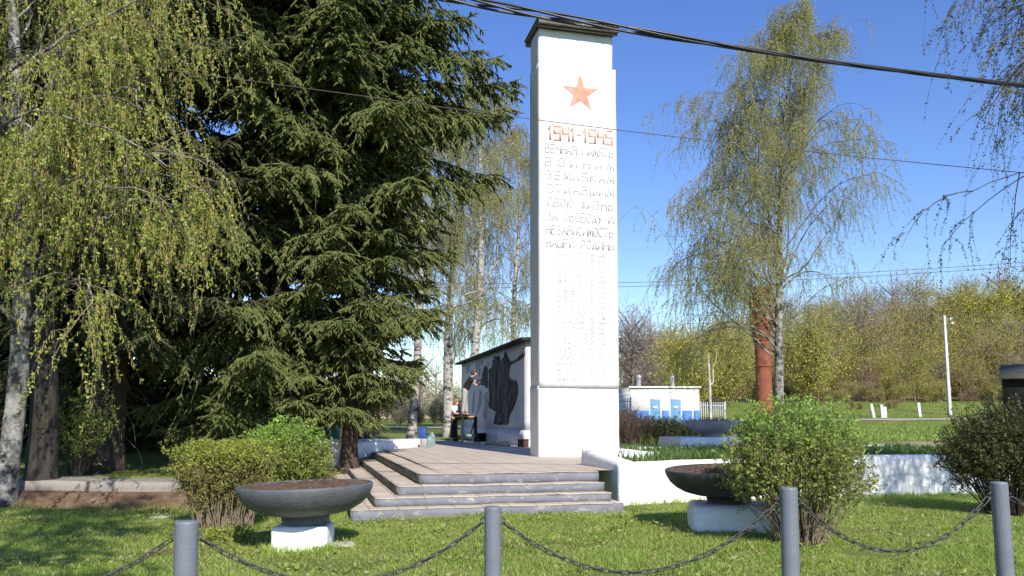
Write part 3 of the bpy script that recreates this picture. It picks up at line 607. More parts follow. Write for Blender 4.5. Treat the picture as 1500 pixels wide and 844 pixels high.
def person(label, loc, rotz, J, cloth, group=None):
    """J: joints in the person's own frame (x forwards, y to the left). cloth: materials"""
    t = thing('person', label, 'person', loc, rotz, group)
    g = lambda k: Vector(J[k])
    V_, E, Rd = [], [], []
    def pt(p, r_): V_.append(Vector(p)); Rd.append(r_); return len(V_) - 1
    pel = pt(g('pelvis'), .095); sp = pt(g('pelvis').lerp(g('chest'), .5), .09); ch = pt(g('chest'), .115); nk = pt(g('neck'), .055); hd0 = pt(g('head') + Vector((.0, 0, -.075)), .075); hd1 = pt(g('head') + Vector((.015, 0, .01)), .098); hd2 = pt(g('head') + Vector((0, 0, .085)), .07)
    E += [(pel, sp), (sp, ch), (ch, nk), (nk, hd0), (hd0, hd1), (hd1, hd2)]
    nose = pt(g('head') + Vector((.105, 0, -.02)), .018); E.append((hd1, nose))
    for sd in ('l', 'r'):
        sg = 1 if sd == 'l' else -1
        sh = pt(g('sho_' + sd), .06); el = pt(g('elb_' + sd), .042); wr = pt(g('wri_' + sd), .029); E += [(ch, sh), (sh, el), (el, wr)]
        d = (g('wri_' + sd) - g('elb_' + sd)).normalized(); side = d.cross(Vector((0, 0, 1)));
        if side.length < .1: side = Vector((0, 1, 0))
        side.normalize(); palm = pt(g('wri_' + sd) + d * .07, .033); E.append((wr, palm))
        for fi, (o_, ln) in enumerate(((-.03, .075), (-.011, .088), (.010, .083), (.029, .066))):
            b0 = g('wri_' + sd) + d * .10 + side * o_; k1 = pt(b0, .010); k2 = pt(b0 + d * ln * .55 + Vector((0, 0, -.008)), .009); k3 = pt(b0 + d * ln * .95 + Vector((0, 0, -.028)), .008); E += [(palm, k1), (k1, k2), (k2, k3)]
        tb = g('wri_' + sd) + d * .04 - side * .035 * sg; k1 = pt(tb, .012); k2 = pt(tb + d * .04 - side * .02 * sg, .010); E += [(wr, k1), (k1, k2)]
        hp = pt(g('hip_' + sd), .075); kn = pt(g('kne_' + sd), .055); an = pt(g('ank_' + sd), .042); E += [(pel, hp), (hp, kn), (kn, an)]
        toe = pt(g('ank_' + sd) + Vector((.13, 0, -.05)), .036); E.append((an, toe))
    skin_mesh('body', V_, E, Rd, M['skin'], t)
    # shirt
    V_, E, Rd = [], [], []
    pel = pt(g('pelvis') + Vector((0, 0, .0)), .165); sp = pt(g('pelvis').lerp(g('chest'), .5), .145); ch = pt(g('chest'), .165); nk = pt(g('neck') - (g('neck') - g('chest')) * .25, .085); E += [(pel, sp), (sp, ch), (ch, nk)]
    for sd in 'lr':
        sh = pt(g('sho_' + sd), .082); el = pt(g('sho_' + sd).lerp(g('elb_' + sd), cloth.get('sleeve', .6)), .066); E += [(ch, sh), (sh, el)]
    skin_mesh('shirt', V_, E, Rd, cloth['shirt'], t)
    if 'vest' in cloth:
        V_, E, Rd = [], [], []
        a_ = pt(g('pelvis') + Vector((.03, 0, 0)), .16); b2 = pt(g('pelvis').lerp(g('chest'), .5) + Vector((.04, 0, 0)), .152); c2 = pt(g('chest') + Vector((.05, 0, .0)), .16); E += [(a_, b2), (b2, c2)]
        skin_mesh('vest', V_, E, Rd, cloth['vest'], t)
    V_, E, Rd = [], [], []
    pel = pt(g('pelvis') - Vector((0, 0, .02)), .15); ws = pt(g('pelvis').lerp(g('chest'), .3), .14); E.append((pel, ws))
    for sd in 'lr':
        hp = pt(g('hip_' + sd), .115); th_ = pt(g('hip_' + sd).lerp(g('kne_' + sd), .5), .10); kn = pt(g('kne_' + sd), .082); cf = pt(g('kne_' + sd).lerp(g('ank_' + sd), .5), .078); an = pt(g('ank_' + sd) + Vector((0, 0, .03)), .070); E += [(pel, hp), (hp, th_), (th_, kn), (kn, cf), (cf, an)]
    skin_mesh('trousers', V_, E, Rd, cloth['trousers'], t)
    for sd in 'lr':
        V_, E, Rd = [], [], []
        a_ = pt(g('ank_' + sd) + Vector((-.03, 0, -.035)), .048); b2 = pt(g('ank_' + sd) + Vector((.06, 0, -.045)), .046); c2 = pt(g('ank_' + sd) + Vector((.16, 0, -.055)), .038); E += [(a_, b2), (b2, c2)]
        skin_mesh('shoe', V_, E, Rd, M['black_cloth'], t)
    h = g('head'); th_ = np.linspace(0, np.pi, 15); ph_ = np.linspace(0, 2 * np.pi, 25)[:-1]; cut = .035
    sp3 = np.stack([np.outer(np.sin(th_), np.cos(ph_)) * .118, np.outer(np.sin(th_), np.sin(ph_)) * .102, np.outer(np.cos(th_), np.ones(24)) * .135], -1).reshape(-1, 3)
    fc = [(i * 24 + j, (i + 1) * 24 + j, (i + 1) * 24 + (j + 1) % 24, i * 24 + (j + 1) % 24) for i in range(14) for j in range(24)]
    fc = [q for q in fc if not (sp3[list(q)].mean(0)[0] > .02 and sp3[list(q)].mean(0)[2] < cut) and sp3[list(q)].mean(0)[2] > -.09]
    mb = MB(); mb.add(sp3 + np.array(h + Vector((-.012, 0, .012))), fc)
    if cloth.get('long'): mb.tube([tuple(h + Vector(o_)) for o_ in ((-.06, 0, .02), (-.085, 0, -.06), (-.085, 0, -.15), (-.075, 0, -.19))], [.075, .08, .06, .02], 12)
    mb.build('hair', cloth['hair'], t, smooth=True)
    for sg in (1, -1):
        mb = MB(); mb.lathe([(0, -.009), (.007, -.006), (.009, 0), (.007, .006), (0, .009)], 8, 0, tuple(h + Vector((.102, .034 * sg, .012)))); mb.build('eye', M['black_plastic'], t, smooth=True)
    return t
TBX, TBY = -1.76, 31.0; TT = .965
person('person in black t-shirt and grey trousers standing on the table, reaching to the mural', (-1.84, 31.1, .575 + TT), R(8),
    dict(pelvis=(.02, 0, .96), chest=(.20, 0, 1.36), neck=(.31, 0, 1.53), head=(.38, 0, 1.66), sho_l=(.22, .19, 1.43), sho_r=(.22, -.19, 1.43), elb_l=(.48, .20, 1.34), elb_r=(.42, -.22, 1.17), wri_l=(.66, .14, 1.42), wri_r=(.62, -.16, 1.24),
         hip_l=(.02, .09, .92), hip_r=(.02, -.09, .92), kne_l=(.07, .10, .50), kne_r=(-.02, -.10, .50), ank_l=(.10, .11, .09), ank_r=(-.07, -.11, .09)),
    dict(shirt=M['black_cloth'], trousers=M['grey_cloth'], hair=M['hair_dark']))
person('person in white blouse and navy vest standing behind the table, fair hair', (-2.27, 31.6, .575), R(-20),
    dict(pelvis=(0, 0, .90), chest=(.05, 0, 1.24), neck=(.07, 0, 1.38), head=(.11, 0, 1.50), sho_l=(.05, .17, 1.30), sho_r=(.05, -.17, 1.30), elb_l=(.10, .22, 1.05), elb_r=(.12, -.22, 1.06), wri_l=(.30, .12, 1.04), wri_r=(.32, -.13, 1.06),
         hip_l=(0, .09, .86), hip_r=(0, -.09, .86), kne_l=(.02, .10, .47), kne_r=(.03, -.10, .47), ank_l=(0, .11, .09), ank_r=(0, -.11, .09)),
    dict(shirt=M['white_cloth'], sleeve=.9, vest=M['navy_cloth'], trousers=M['dark_cloth'], hair=M['hair_fair'], long=True))
tb = thing('work_table', 'rough wooden work table with yellowish top that a person stands on', 'table', (TBX, TBY, .575), R(6))
mb = MB()
for k in range(4): mb.box(-.42, -.34 + k * .17, TT - .04, .42, -.185 + k * .17, TT - .001 * k)
mb.build('tabletop', M['plank_yellow'], tb, bevel=.004)
for ya in (-.33, .30): mb = MB(); mb.box(-.38, ya, TT - .14, .38, ya + .03, TT - .042); mb.build('apron', M['plank_dark'], tb)
for (x, y, mm) in ((-.16, -.36, 'plank'), (.36, -.29, 'plank_dark'), (-.36, .28, 'plank_dark'), (.36, .28, 'plank_dark')):
    mb = MB(); mb.box(x - .045, y - .04, 0, x + .045, y + .02, TT - .041); mb.build('leg', M[mm], tb, bevel=.004)
mb = MB(); mb.hexa([(.10, -.262, .2), (.16, -.262, .2), (.16, -.232, .2), (.10, -.232, .2), (.30, -.262, .80), (.36, -.262, .80), (.36, -.232, .80), (.30, -.232, .80)]); mb.build('brace', M['plank_dark'], tb)
mb = MB(); mb.box(-.12, -.35, .17, .36, -.325, .27); mb.build('lower_rail', M['plank_green'], tb)
def lathe_thing(name, prof, m, x, y, z, label, cat, group=None, n=20):
    mb = MB(); mb.lathe(prof, n); o = mb.build(name, m, smooth=True); o.location = (x, y, z); return tag(o, label, cat, group)
p = at(629, 652, 24.3)
bt = [(0, 0), (.08, 0), (.085, .02), (.085, .22), (.07, .27), (.03, .31), (.025, .34), (.028, .345), (0, .35)]
lathe_thing('plastic_bottle', bt, M['bottle'], p.x, 24.3, .59, 'clear plastic bottle with blue cap beside the white bucket', 'bottle', 'plastic bottles')
o = MB().lathe([(0, .335), (.032, .335), (.032, .37), (0, .37)], 14).build('cap', M['blue_dado'], bpy.data.objects['plastic_bottle'], smooth=True)
p = at(633, 648, 26); lathe_thing('plastic_bottle', [(r_ * 1.2, z * 1.25) for r_, z in bt], M['bottle'], p.x, 26, .59, 'larger green plastic bottle standing behind the clear one', 'bottle', 'plastic bottles')
p = at(621, 653, 24.2); lathe_thing('bucket', [(0, 0), (.11, 0), (.125, .24), (.135, .245), (.12, .245), (.105, .02), (0, .02)], M['bucket'], p.x, 24.2, .59, 'white plastic bucket at the end of the low white wall', 'bucket')
p = at(619, 630, 27.0); mb = MB(); mb.box(-.13, -.1, 0, .13, .1, .58); mb.box(-.14, -.11, .581, .14, .11, .62); o = mb.build('litter_bin', M['navy'], bevel=.012); o.location = (p.x, 27, .55); tag(o, 'navy blue litter bin beside the birch trunk', 'bin')

# ================================================================== planters
def planter(label, x, y, rim, r, neck_z, m, tilt=(0, 0), scale=1, group='concrete bowl planters'):
    t = thing('bowl_planter', label, 'planter', (x, y, 0), 0, group); h = rim - neck_z
    prof = [(r * .36, 0), (r * .345, .10 * h), (r * .355, .19 * h), (r * .42, .235 * h), (r * .56, .275 * h), (r * .70, .35 * h), (r * .83, .48 * h), (r * .93, .65 * h), (r * .985, .83 * h), (r, .96 * h), (r * .995, .985 * h), (r * .98, h), (r * .955, h), (r * .945, .975 * h), (r * .93, .88 * h)]
    mb = MB(); mb.lathe(prof, 72); o = mb.build('bowl', m, t, smooth=True); o.location = (0, 0, neck_z); o.rotation_euler = (tilt[0], tilt[1], 0)
    a = np.linspace(0, 2 * np.pi, 48, endpoint=False); rr = np.linspace(0, r * .95, 14); mb = MB()
    rng = np.random.default_rng(int(x * 100) % 97); zz = h * .955 + .016 * rng.normal(size=(14, 48)) + .02 * (1 - (rr / rr[-1])[:, None] ** 2)
    v = np.stack([np.outer(rr, np.cos(a)), np.outer(rr, np.sin(a)), zz], -1).reshape(-1, 3); i = np.arange(13)[:, None] * 48; j = np.arange(48)[None]; k = (j + 1) % 48
    mb.add(v, np.stack([i + j, i + k, i + 48 + k, i + 48 + j], -1).reshape(-1, 4)); s = mb.build('soil', M['soil'], t); s.location = (0, 0, neck_z); s.rotation_euler = (tilt[0], tilt[1], 0)
    return t
x1 = (452 - PX) / F * 9.2
planter('dark grey bowl planter on a square white block, in front of the clipped hedge', x1, 9.2, .71, .755, .27, M['iron'], (0, R(-1.6)))
mb = MB(); mb.stone(-.30, -.29, -.12, .30, .29, .262, .06, .025, .012, 3); o = mb.build('plinth_block', M['whitewall'], smooth=True); o.location = (x1 - .02, 9.2, 0); o.rotation_euler = (0, 0, R(3)); tag(o, 'square whitewashed block under the left planter, chipped corner', 'plinth', 'white planter plinths')
x2 = (1064 - PX) / F * 10.8
planter('black bowl planter full of soil, on a low rounded white block by the tall shrub', x2, 10.8, .79, .82, .335, M['iron2'], (R(1.5), R(-1.5)))
mb = MB(); mb.stone(-.56, -.52, -.12, .58, .52, .33, .08, .14, .014, 3); o = mb.build('plinth_block', M['whitewall'], smooth=True); o.location = (x2 + .04, 10.8, 0); o.rotation_euler = (0, 0, R(-8)); tag(o, 'low whitewashed block with rounded edges under the right planter', 'plinth', 'white planter plinths')
zp = at(998, 641, 22.8).z
pf = at(998, 655, 22.8); d = (S(0, 0) - O)
pl = thing('plinth_block', 'long low white plinth at the back of the flower bed, grey end face', 'plinth', (pf.x, 22.8, 0), TH, 'white planter plinths')
mb = MB(); mb.stone(0, 0, .4, 2.7, 1.5, zp, .14, .02, .008, 2); mb.build('block', M['white'], pl, smooth=True)
planter('pale grey bowl planter on the far white plinth behind the flower bed', (1041 - PX) / F * 23.7, 23.7, at(1041, 616, 23.7).z, .76, zp, M['greybowl'])
planter('dark bowl planter in the shade on the low wall left of the stairs', (535 - PX) / F * 23.6, 23.6, 1.25, .62, .85, M['iron'])
rock('plinth_block', 'shaded white block under the bowl planter left of the stairs', (535 - PX) / F * 23.6, 23.6, .3, .8, .8, .56, M['whitewall'], 'plinth', 'white planter plinths')

# ================================================================== posts and chains
PT = [(274, 763, 4.4, .0618), (722, 742, 4.95, .0515), (1155, 714, 4.9, .0525), (1463, 706, 5.12, .0505)]
tops = []
plabels = ['grey steel post with scratched paint, leftmost in the photo, below the clipped hedge', 'grey steel post in front of the middle of the stairs', 'grey steel post in front of the tall leafy shrub', 'grey steel post leaning at the right edge of the lawn']
def post(label, top, r_, lean=0):
    t = thing('steel_post', label, 'post', (top.x - lean, top.y, 0), 0, 'chain posts along the lawn'); h = top.z
    n = 28; K = 14; zz = np.linspace(-.3, h - .012, K); P_ = np.stack([lean * zz / h, np.zeros(K), zz], 1); mb = MB(); rr = np.full(K, r_)
    mb.tube(P_, rr, n, caps=False); mb.lathe([(r_, h - .012), (r_ * .97, h - .004), (r_ * .9, h), (0, h + .003)], n, 0, (lean, 0, 0)); mb.build('tube', M['post'], t, smooth=True)
    for sg in (-1, 1):
        mb = MB(); a = np.linspace(0, np.pi, 9); mb.tube([(lean + sg * (r_ - .004 + .028 * math.sin(q)), .0, h - .085 + .018 * math.cos(q)) for q in a], .005, 8); mb.build('eyelet', M['chain'], t, smooth=True)
    return t
for k, (px, py, Y, r_) in enumerate(PT):
    p = at(px, py, Y); post(plabels[k], p, r_, -.028 if k == 3 else 0); tops.append((p, r_))
pL = Vector((-3.55, 4.1, .92)); pR = Vector((4.95, 5.3, 1.06))
post('grey steel post just beyond the left edge of the lawn', pL, .055); post('grey steel post just beyond the right edge of the lawn', pR, .055)
def chain(label, a, b_, low):
    a = Vector(a); b_ = Vector(b_); n = 400; t = np.linspace(0, 1, n); A = np.array(a); B = np.array(b_)
    P_ = A[None] * (1 - t[:, None]) + B[None] * t[:, None]; sag = ((a.z + b_.z) / 2 - low); P_[:, 2] -= sag * (1 - (2 * t - 1) ** 2)
    d = np.linalg.norm(np.diff(P_, axis=0), axis=1); cl = np.concatenate([[0], np.cumsum(d)]); pitch = .058; nl = int(cl[-1] / pitch); mb = MB()
    for k in range(nl):
        s = (k + .5) * cl[-1] / nl; c = np.array([np.interp(s, cl, P_[:, q]) for q in range(3)]); e = np.array([np.interp(min(s + .01, cl[-1]), cl, P_[:, q]) for q in range(3)]) - np.array([np.interp(max(s - .01, 0), cl, P_[:, q]) for q in range(3)])
        e /= np.linalg.norm(e); up = np.array([0, 0, 1.]); sd = np.cross(e, up); sd /= np.linalg.norm(sd); up = np.cross(sd, e)
        roll = R(45 + (90 if k % 2 else 0)) + random.uniform(-.35, .35); w = sd * math.cos(roll) + up * math.sin(roll)
        ang = np.linspace(0, 2 * np.pi, 15)[:-1]; hl, hw = .026, .0125
        loop = np.array([c + e * (np.sign(math.cos(q)) * hl + hw * math.cos(q)) + w * hw * math.sin(q) for q in ang]); loop = np.vstack([loop, loop[:1]])
        mb.tube(loop, .0048, 6, caps=False)
    return tag(mb.build('iron_chain', M['chain'], smooth=True), label, 'chain', 'chains between the posts')
random.seed(4)
def ends(k, sg): p, r_ = tops[k]; return p + Vector((sg * (r_ + .022), 0, -.10))
lowc = at(930, 838, 4.93).z; lowd = at(1310, 808, 5.0).z
chain('iron chain hanging from the leftmost post out of the left of the photo', pL + Vector((.075, 0, -.1)), ends(0, -1), .50)
chain('iron chain sagging below the frame between the leftmost post and the stairs post', ends(0, 1), ends(1, -1), .52)
chain('iron chain sagging over the grass between the stairs post and the shrub post', ends(1, 1), ends(2, -1), lowc)
chain('iron chain between the shrub post and the leaning right post', ends(2, 1), ends(3, -1), lowd)
chain('iron chain leading from the leaning right post out of the photo', ends(3, 1), pR + Vector((-.075, 0, -.1)), .72)

# ================================================================== vegetation generators
def needles(rng, st, dr, ln, droop, spacing, nl, nw, per=3):
    """needle sprays along many twigs at once"""
    cnt = np.maximum(3, (ln / spacing).astype(int)); idx = np.repeat(np.arange(len(ln)), cnt); k = np.arange(len(idx)) - np.repeat(np.cumsum(cnt) - cnt, cnt)
    s = (k + .5) / cnt[idx] * ln[idx]
    p = st[idx] + dr[idx] * s[:, None]; p[:, 2] -= droop[idx] * s * s
    t = dr[idx].copy(); t[:, 2] -= 2 * droop[idx] * s; t = unit(t); vs = []
    for q in range(per):
        rad = unit(np.cross(t, rng.normal(size=t.shape))); rad[:, 2] += .25; l = nl * rng.uniform(.7, 1.25, (len(p), 1)) * (1 - .35 * (s / ln[idx]))[:, None]
        tip = p + (t * .62 + rad * .8) * l; sd = unit(np.cross(rad, t)) * nw * .5
        vs.append(np.stack([p - sd, p + sd, tip], 1))
    v = np.concatenate(vs).reshape(-1, 3); return v, np.arange(len(v)).reshape(-1, 3)
def spruce(label, x, y, z0, H, Lf, r0, hb, seed, m='spruce', dens=1.0, lean=0, gaps=(), fine=12.5, group='tall dark spruces'):
    rng = np.random.default_rng(seed); t = thing('spruce_tree', label, 'tree', (x, y, z0), 0, group)
    K = 24; zz = np.linspace(-.2, H, K); rr = r0 * (1 - zz / H * .96) + r0 * .55 * np.exp(-np.maximum(zz, 0) / .35)
    P_ = np.stack([lean * zz + .04 * np.sin(zz * .6), .03 * np.cos(zz * .5), zz], 1); mb = MB(); mb.tube(P_, rr, 16); mb.build('trunk', M['bark_spruce'], t, smooth=True)
    st, dr, ln, dp = [], [], [], []; BP, BR = [], []; dead = []
    h = hb
    while h < H - .3:
        low = h > fine; L0 = Lf(h); nb = 6 if not low else 4
        a0 = rng.uniform(0, 6.28)
        for q in range(nb):
            az = a0 + q * 6.28 / nb + rng.uniform(-.35, .35); L_ = L0 * rng.choice([rng.uniform(.45, .8), rng.uniform(.8, 1.15)], p=[.4, .6]); hh = h + rng.uniform(-.14, .14)
            back = math.sin(az) > .35
            if any(g0 < h < g1 for g0, g1 in gaps) and math.sin(az) < -.05 and rng.random() < .85: continue
            tt = np.linspace(0, 1, 10); ho = L_ * tt; sag = rng.uniform(.18, .50) * (1 - .4 * h / H)
            zc_ = hh + L_ * (.10 * tt - (sag + .10) * tt ** 1.6 + .16 * tt ** 4); wob = rng.uniform(-.25, .25)
            aa = az + wob * tt; cx = lean * h + ho * np.cos(aa); cy = ho * np.sin(aa); C = np.stack([cx, cy, zc_], 1); BP.append(C); BR.append(np.linspace(.008 + .007 * L_, .003, 10))
            sp = (.105 if not low else .30) / dens * (1.6 if back else 1); n = max(4, int(L_ * .95 / sp)); tk = np.clip(np.linspace(.06, 1, n) + rng.uniform(-.03, .03, n), 0, 1)
            pc = np.stack([np.interp(tk, tt, C[:, c]) for c in range(3)], 1); tg = unit(np.stack([np.interp(tk, tt, np.gradient(C[:, c])) for c in range(3)], 1))
            sdv = unit(np.cross(tg, np.array([0, 0, 1.])))
            for sg in (1, -1, 0):
                l = (.20 + .56 * np.sin(np.pi * np.clip(tk * .80 + .12, 0, 1)) ** .8) * rng.uniform(.6, 1.3, n) * min(1.2, .35 + .30 * L_)
                if sg: d = unit(tg * rng.uniform(.4, 1.0, (n, 1)) + sdv * sg * rng.uniform(.5, 1, (n, 1)) + np.array([0, 0, -.20]) + rng.normal(size=(n, 3)) * .18); bend = rng.uniform(.2, .8, n)
                else: d = unit(tg * .35 + sdv * rng.normal(size=(n, 1)) * .35 + np.array([0, 0, -1.])); bend = np.zeros(n); l = l * rng.uniform(.3, .8, n)
                st.append(pc); dr.append(d); ln.append(l); dp.append(bend)
                # third order: short side sprigs on each spray
                m3 = np.maximum(2, (l / (.062 if not low else .16) * dens).astype(int)); ix = np.repeat(np.arange(n), m3); u = rng.uniform(.12, 1, len(ix)) * l[ix]
                p3 = pc[ix] + d[ix] * u[:, None]; p3[:, 2] -= bend[ix] * u * u; t3 = d[ix].copy(); t3[:, 2] -= 2 * bend[ix] * u; t3 = unit(t3)
                s3 = unit(np.cross(t3, np.array([.05, .02, 1.]))) * rng.choice([-1, 1], (len(ix), 1)); d3 = unit(t3 * .9 + s3 * .75 + rng.normal(size=(len(ix), 3)) * .13 + np.array([0, 0, -.16]))
                st.append(p3); dr.append(d3); ln.append((.10 + .16 * (1 - u / l[ix])) * rng.uniform(.7, 1.3, len(ix))); dp.append(rng.uniform(.2, 1.6, len(ix)))
            st.append(pc[-1:]); dr.append(unit(tg[-1:] + np.array([[0, 0, .25]]))); ln.append(np.array([.3])); dp.append(np.array([0.]))
        h += rng.uniform(.33, .52) if not low else .6
    st = np.concatenate(st); dr = np.concatenate(dr); ln = np.concatenate(ln); dp = np.concatenate(dp)
    mb = MB(); v, f = tubes(np.array(BP), np.array(BR), 4); mb.add(v, f, 0)
    # bare dead twigs near the trunk
    nd = 170; hz_ = rng.uniform(.8, min(H, 11), nd); az = rng.uniform(0, 6.28, nd); l = rng.uniform(.4, 1.5, nd); s = np.linspace(0, 1, 6)
    D = np.stack([(lean * hz_)[:, None] + l[:, None] * s * np.cos(az)[:, None], l[:, None] * s * np.sin(az)[:, None], hz_[:, None] - l[:, None] * (.15 * s + .5 * s ** 2)], -1) + rng.normal(size=(nd, 6, 3)) * .02
    v, f = tubes(D, np.broadcast_to(np.linspace(.011, .004, 6), (nd, 6)), 3); mb.add(v, f, 1)
    kk = np.linspace(0, 1, 5); sg_ = ln[:, None] * kk; B3 = st[:, None] + dr[:, None] * sg_[..., None]; B3[..., 2] -= dp[:, None] * sg_ ** 2; B3 += rng.normal(size=B3.shape) * .006
    v, f = tubes(B3, np.array([.010, .019, .018, .013, .003])[None] * rng.uniform(.75, 1.25, (len(ln), 1)) * (1 + .25 * (dens < 1)), 4); mb.add(v, f, 2)
    v, f = needles(rng, st, dr, ln, dp, .060 / dens ** .5, .058, .012, 2); mb.add(v, f, 2)
    mb.build('crown', [M['bark_spruce'], M['dead_twig'], M[m]], t)
    return t
def interp(pts): xs_, ys_ = zip(*pts); return lambda h: float(np.interp(h, xs_, ys_))

def twig_set(rng, st, out, ln, a):
    """hanging twigs: start, small outward throw, then down -> (T,K,3)"""
    K = 9; s = np.linspace(0, 1, K)[None] * ln[:, None]; e = a[:, None] * (1 - np.exp(-s / a[:, None])); P_ = st[:, None] + out[:, None] * e[..., None]
    P_[..., 2] -= (s - e * .6); sway = rng.normal(size=(len(st), 1, 3)) * np.array([1, 1, 0]) * .17
    return P_ + sway * (s / np.maximum(ln[:, None], .01))[..., None] ** 1.5 * ln[:, None, None]
def birch(label, x, y, z0, H, r0, seed, radius, hb, nlimb, twig_len, leaf_n, leaf_size, leaf='birch_leaf', bark='birch', trunk=None, cat=None, twig_r=.0035, subs=6, tpb=5, shape=None, catk=0, extra=(), group='birches with young leaves', limb_up=1.0, name='birch_tree', azf=None, droop=.022, limb_r=.28):
    rng = np.random.default_rng(seed); t = thing(name, label, 'tree', (x, y, z0), 0, group); X0 = np.array((x, y, z0))
    K = 26; zz = np.linspace(-.25, H, K)
    if trunk is None:
        wx = rng.uniform(-.03, .03); P_ = np.stack([wx * zz + .12 * np.sin(zz * .45 + seed), .12 * np.cos(zz * .4 + seed) - .12 * math.cos(seed), zz], 1)
    else:
        tp = np.array(trunk) - X0; P_ = np.stack([np.interp(zz, tp[:, 2], tp[:, 0]), np.interp(zz, tp[:, 2], tp[:, 1]), zz], 1)
    rr = r0 * (1 - .93 * np.clip(zz / H, 0, 1)) + r0 * .35 * np.exp(-np.maximum(zz, 0) / .3); wood = MB(); wood.tube(P_, rr, 14)
    shape = shape or interp([(0, .75), (.35, 1), (.7, .7), (1, .15)])
    limbs, lrad = [], []
    for k in range(nlimb):
        h = hb + (H * .97 - hb) * ((k + rng.random()) / nlimb); f_ = (h - hb) / (H - hb); L_ = radius * shape(f_) * rng.uniform(.7, 1.15)
        az = rng.uniform(0, 6.28) if azf is None else azf(rng); b0 = np.array([np.interp(h, zz, P_[:, c]) for c in range(3)]); el = R(rng.uniform(35, 62)) * limb_up
        d = np.array([math.cos(az) * math.cos(el), math.sin(az) * math.cos(el), math.sin(el)]); pts = [b0]; stp = L_ * 1.25 / 11
        for q in range(11):
            d = d + np.array([0, 0, -.015 - droop * q * (1 if f_ < .8 else .5)]) + rng.normal(size=3) * .09; d = d / np.linalg.norm(d); pts.append(pts[-1] + d * stp)
        limbs.append(np.array(pts)); lrad.append(max(.012, np.interp(h, zz, rr) * limb_r))
    for e in extra:
        e = np.array(e) - X0; tq = np.linspace(0, len(e) - 1, 12); limbs.append(np.stack([np.interp(tq, range(len(e)), e[:, c]) for c in range(3)], 1) + rng.normal(size=(12, 3)) * .02 * (1 + r0 * 6)); lrad.append(max(.022, r0 * .2))
    for Pl, r_ in zip(limbs, lrad): wood.tube(Pl, np.linspace(r_, .007, 12), 7)
    sub_P = []; tw_s, tw_o = [], []
    for Pl in limbs:
        Lb = np.linalg.norm(Pl[-1] - Pl[0])
        for q in range(subs):
            u = rng.uniform(.22, .98); b0 = np.array([np.interp(u * 11, range(12), Pl[:, c]) for c in range(3)]); k0 = min(10, int(u * 11)); d = unit(Pl[k0 + 1] - Pl[k0]); d = unit(d + rng.normal(size=3) * .65 + np.array([0, 0, .1])); pts = [b0]; ls = Lb * rng.uniform(.18, .42)
            for j in range(7):
                d = unit(d + np.array([0, 0, -.17]) + rng.normal(size=3) * .08); pts.append(pts[-1] + d * ls / 7)
            sub_P.append(np.array(pts)); pts = sub_P[-1]
            for j in range(tpb):
                k1 = rng.uniform(.8, 7); tw_s.append([np.interp(k1, range(8), pts[:, c]) for c in range(3)]); o_ = d + rng.normal(size=3) * .7; o_[2] = abs(o_[2]) * .2; tw_o.append(unit(o_))
    sub_P = np.array(sub_P); v, f = tubes(sub_P, np.broadcast_to(np.linspace(.010, .004, 8), sub_P.shape[:2]), 4); wood.add(v, f, 0 if twig_r > .006 else 1)
    wood.build('trunk', [M[bark], M['birch_twig']], t, smooth=True)
    tw_s = np.array(tw_s); tw_o = np.array(tw_o); n = len(tw_s); ln = twig_len * rng.uniform(.35, 1.15, n); ln = np.minimum(ln, np.maximum(.25, tw_s[:, 2] - .55)); TP = twig_set(rng, tw_s, tw_o, ln, rng.uniform(.15, .75, n))
    fol = MB(); v, f = tubes(TP, np.broadcast_to(np.linspace(twig_r, twig_r * .6, 9), TP.shape[:2]), 3); fol.add(v, f, 0)
    def along(cnt, lo=.1):
        ti = rng.integers(0, n, cnt); s = rng.uniform(lo, 1, cnt) * 8; k0 = np.minimum(7, s.astype(int)); fr = (s - k0)[:, None]; return TP[ti, k0] * (1 - fr) + TP[ti, k0 + 1] * fr + rng.normal(size=(cnt, 3)) * .012
    v, f = leaves(rng, along(int(n * leaf_n)), leaf_size, .7, .6); fol.add(v, f, 1)
    if catk:
        c = int(n * catk); p0 = along(c, .25); l = rng.uniform(.05, .10, (c, 1)); P2 = np.stack([p0, p0 + np.array([0, 0, -1.]) * l * .5 + rng.normal(size=(c, 3)) * .004, p0 + np.array([0, 0, -1.]) * l + rng.normal(size=(c, 3)) * .008], 1)
        v, f = tubes(P2, np.broadcast_to([.005, .0075, .004], (c, 3)), 4); fol.add(v, f, 2)
    fol.build('crown', [M['birch_twig'], M[leaf], M['catkin']], t)
    return t
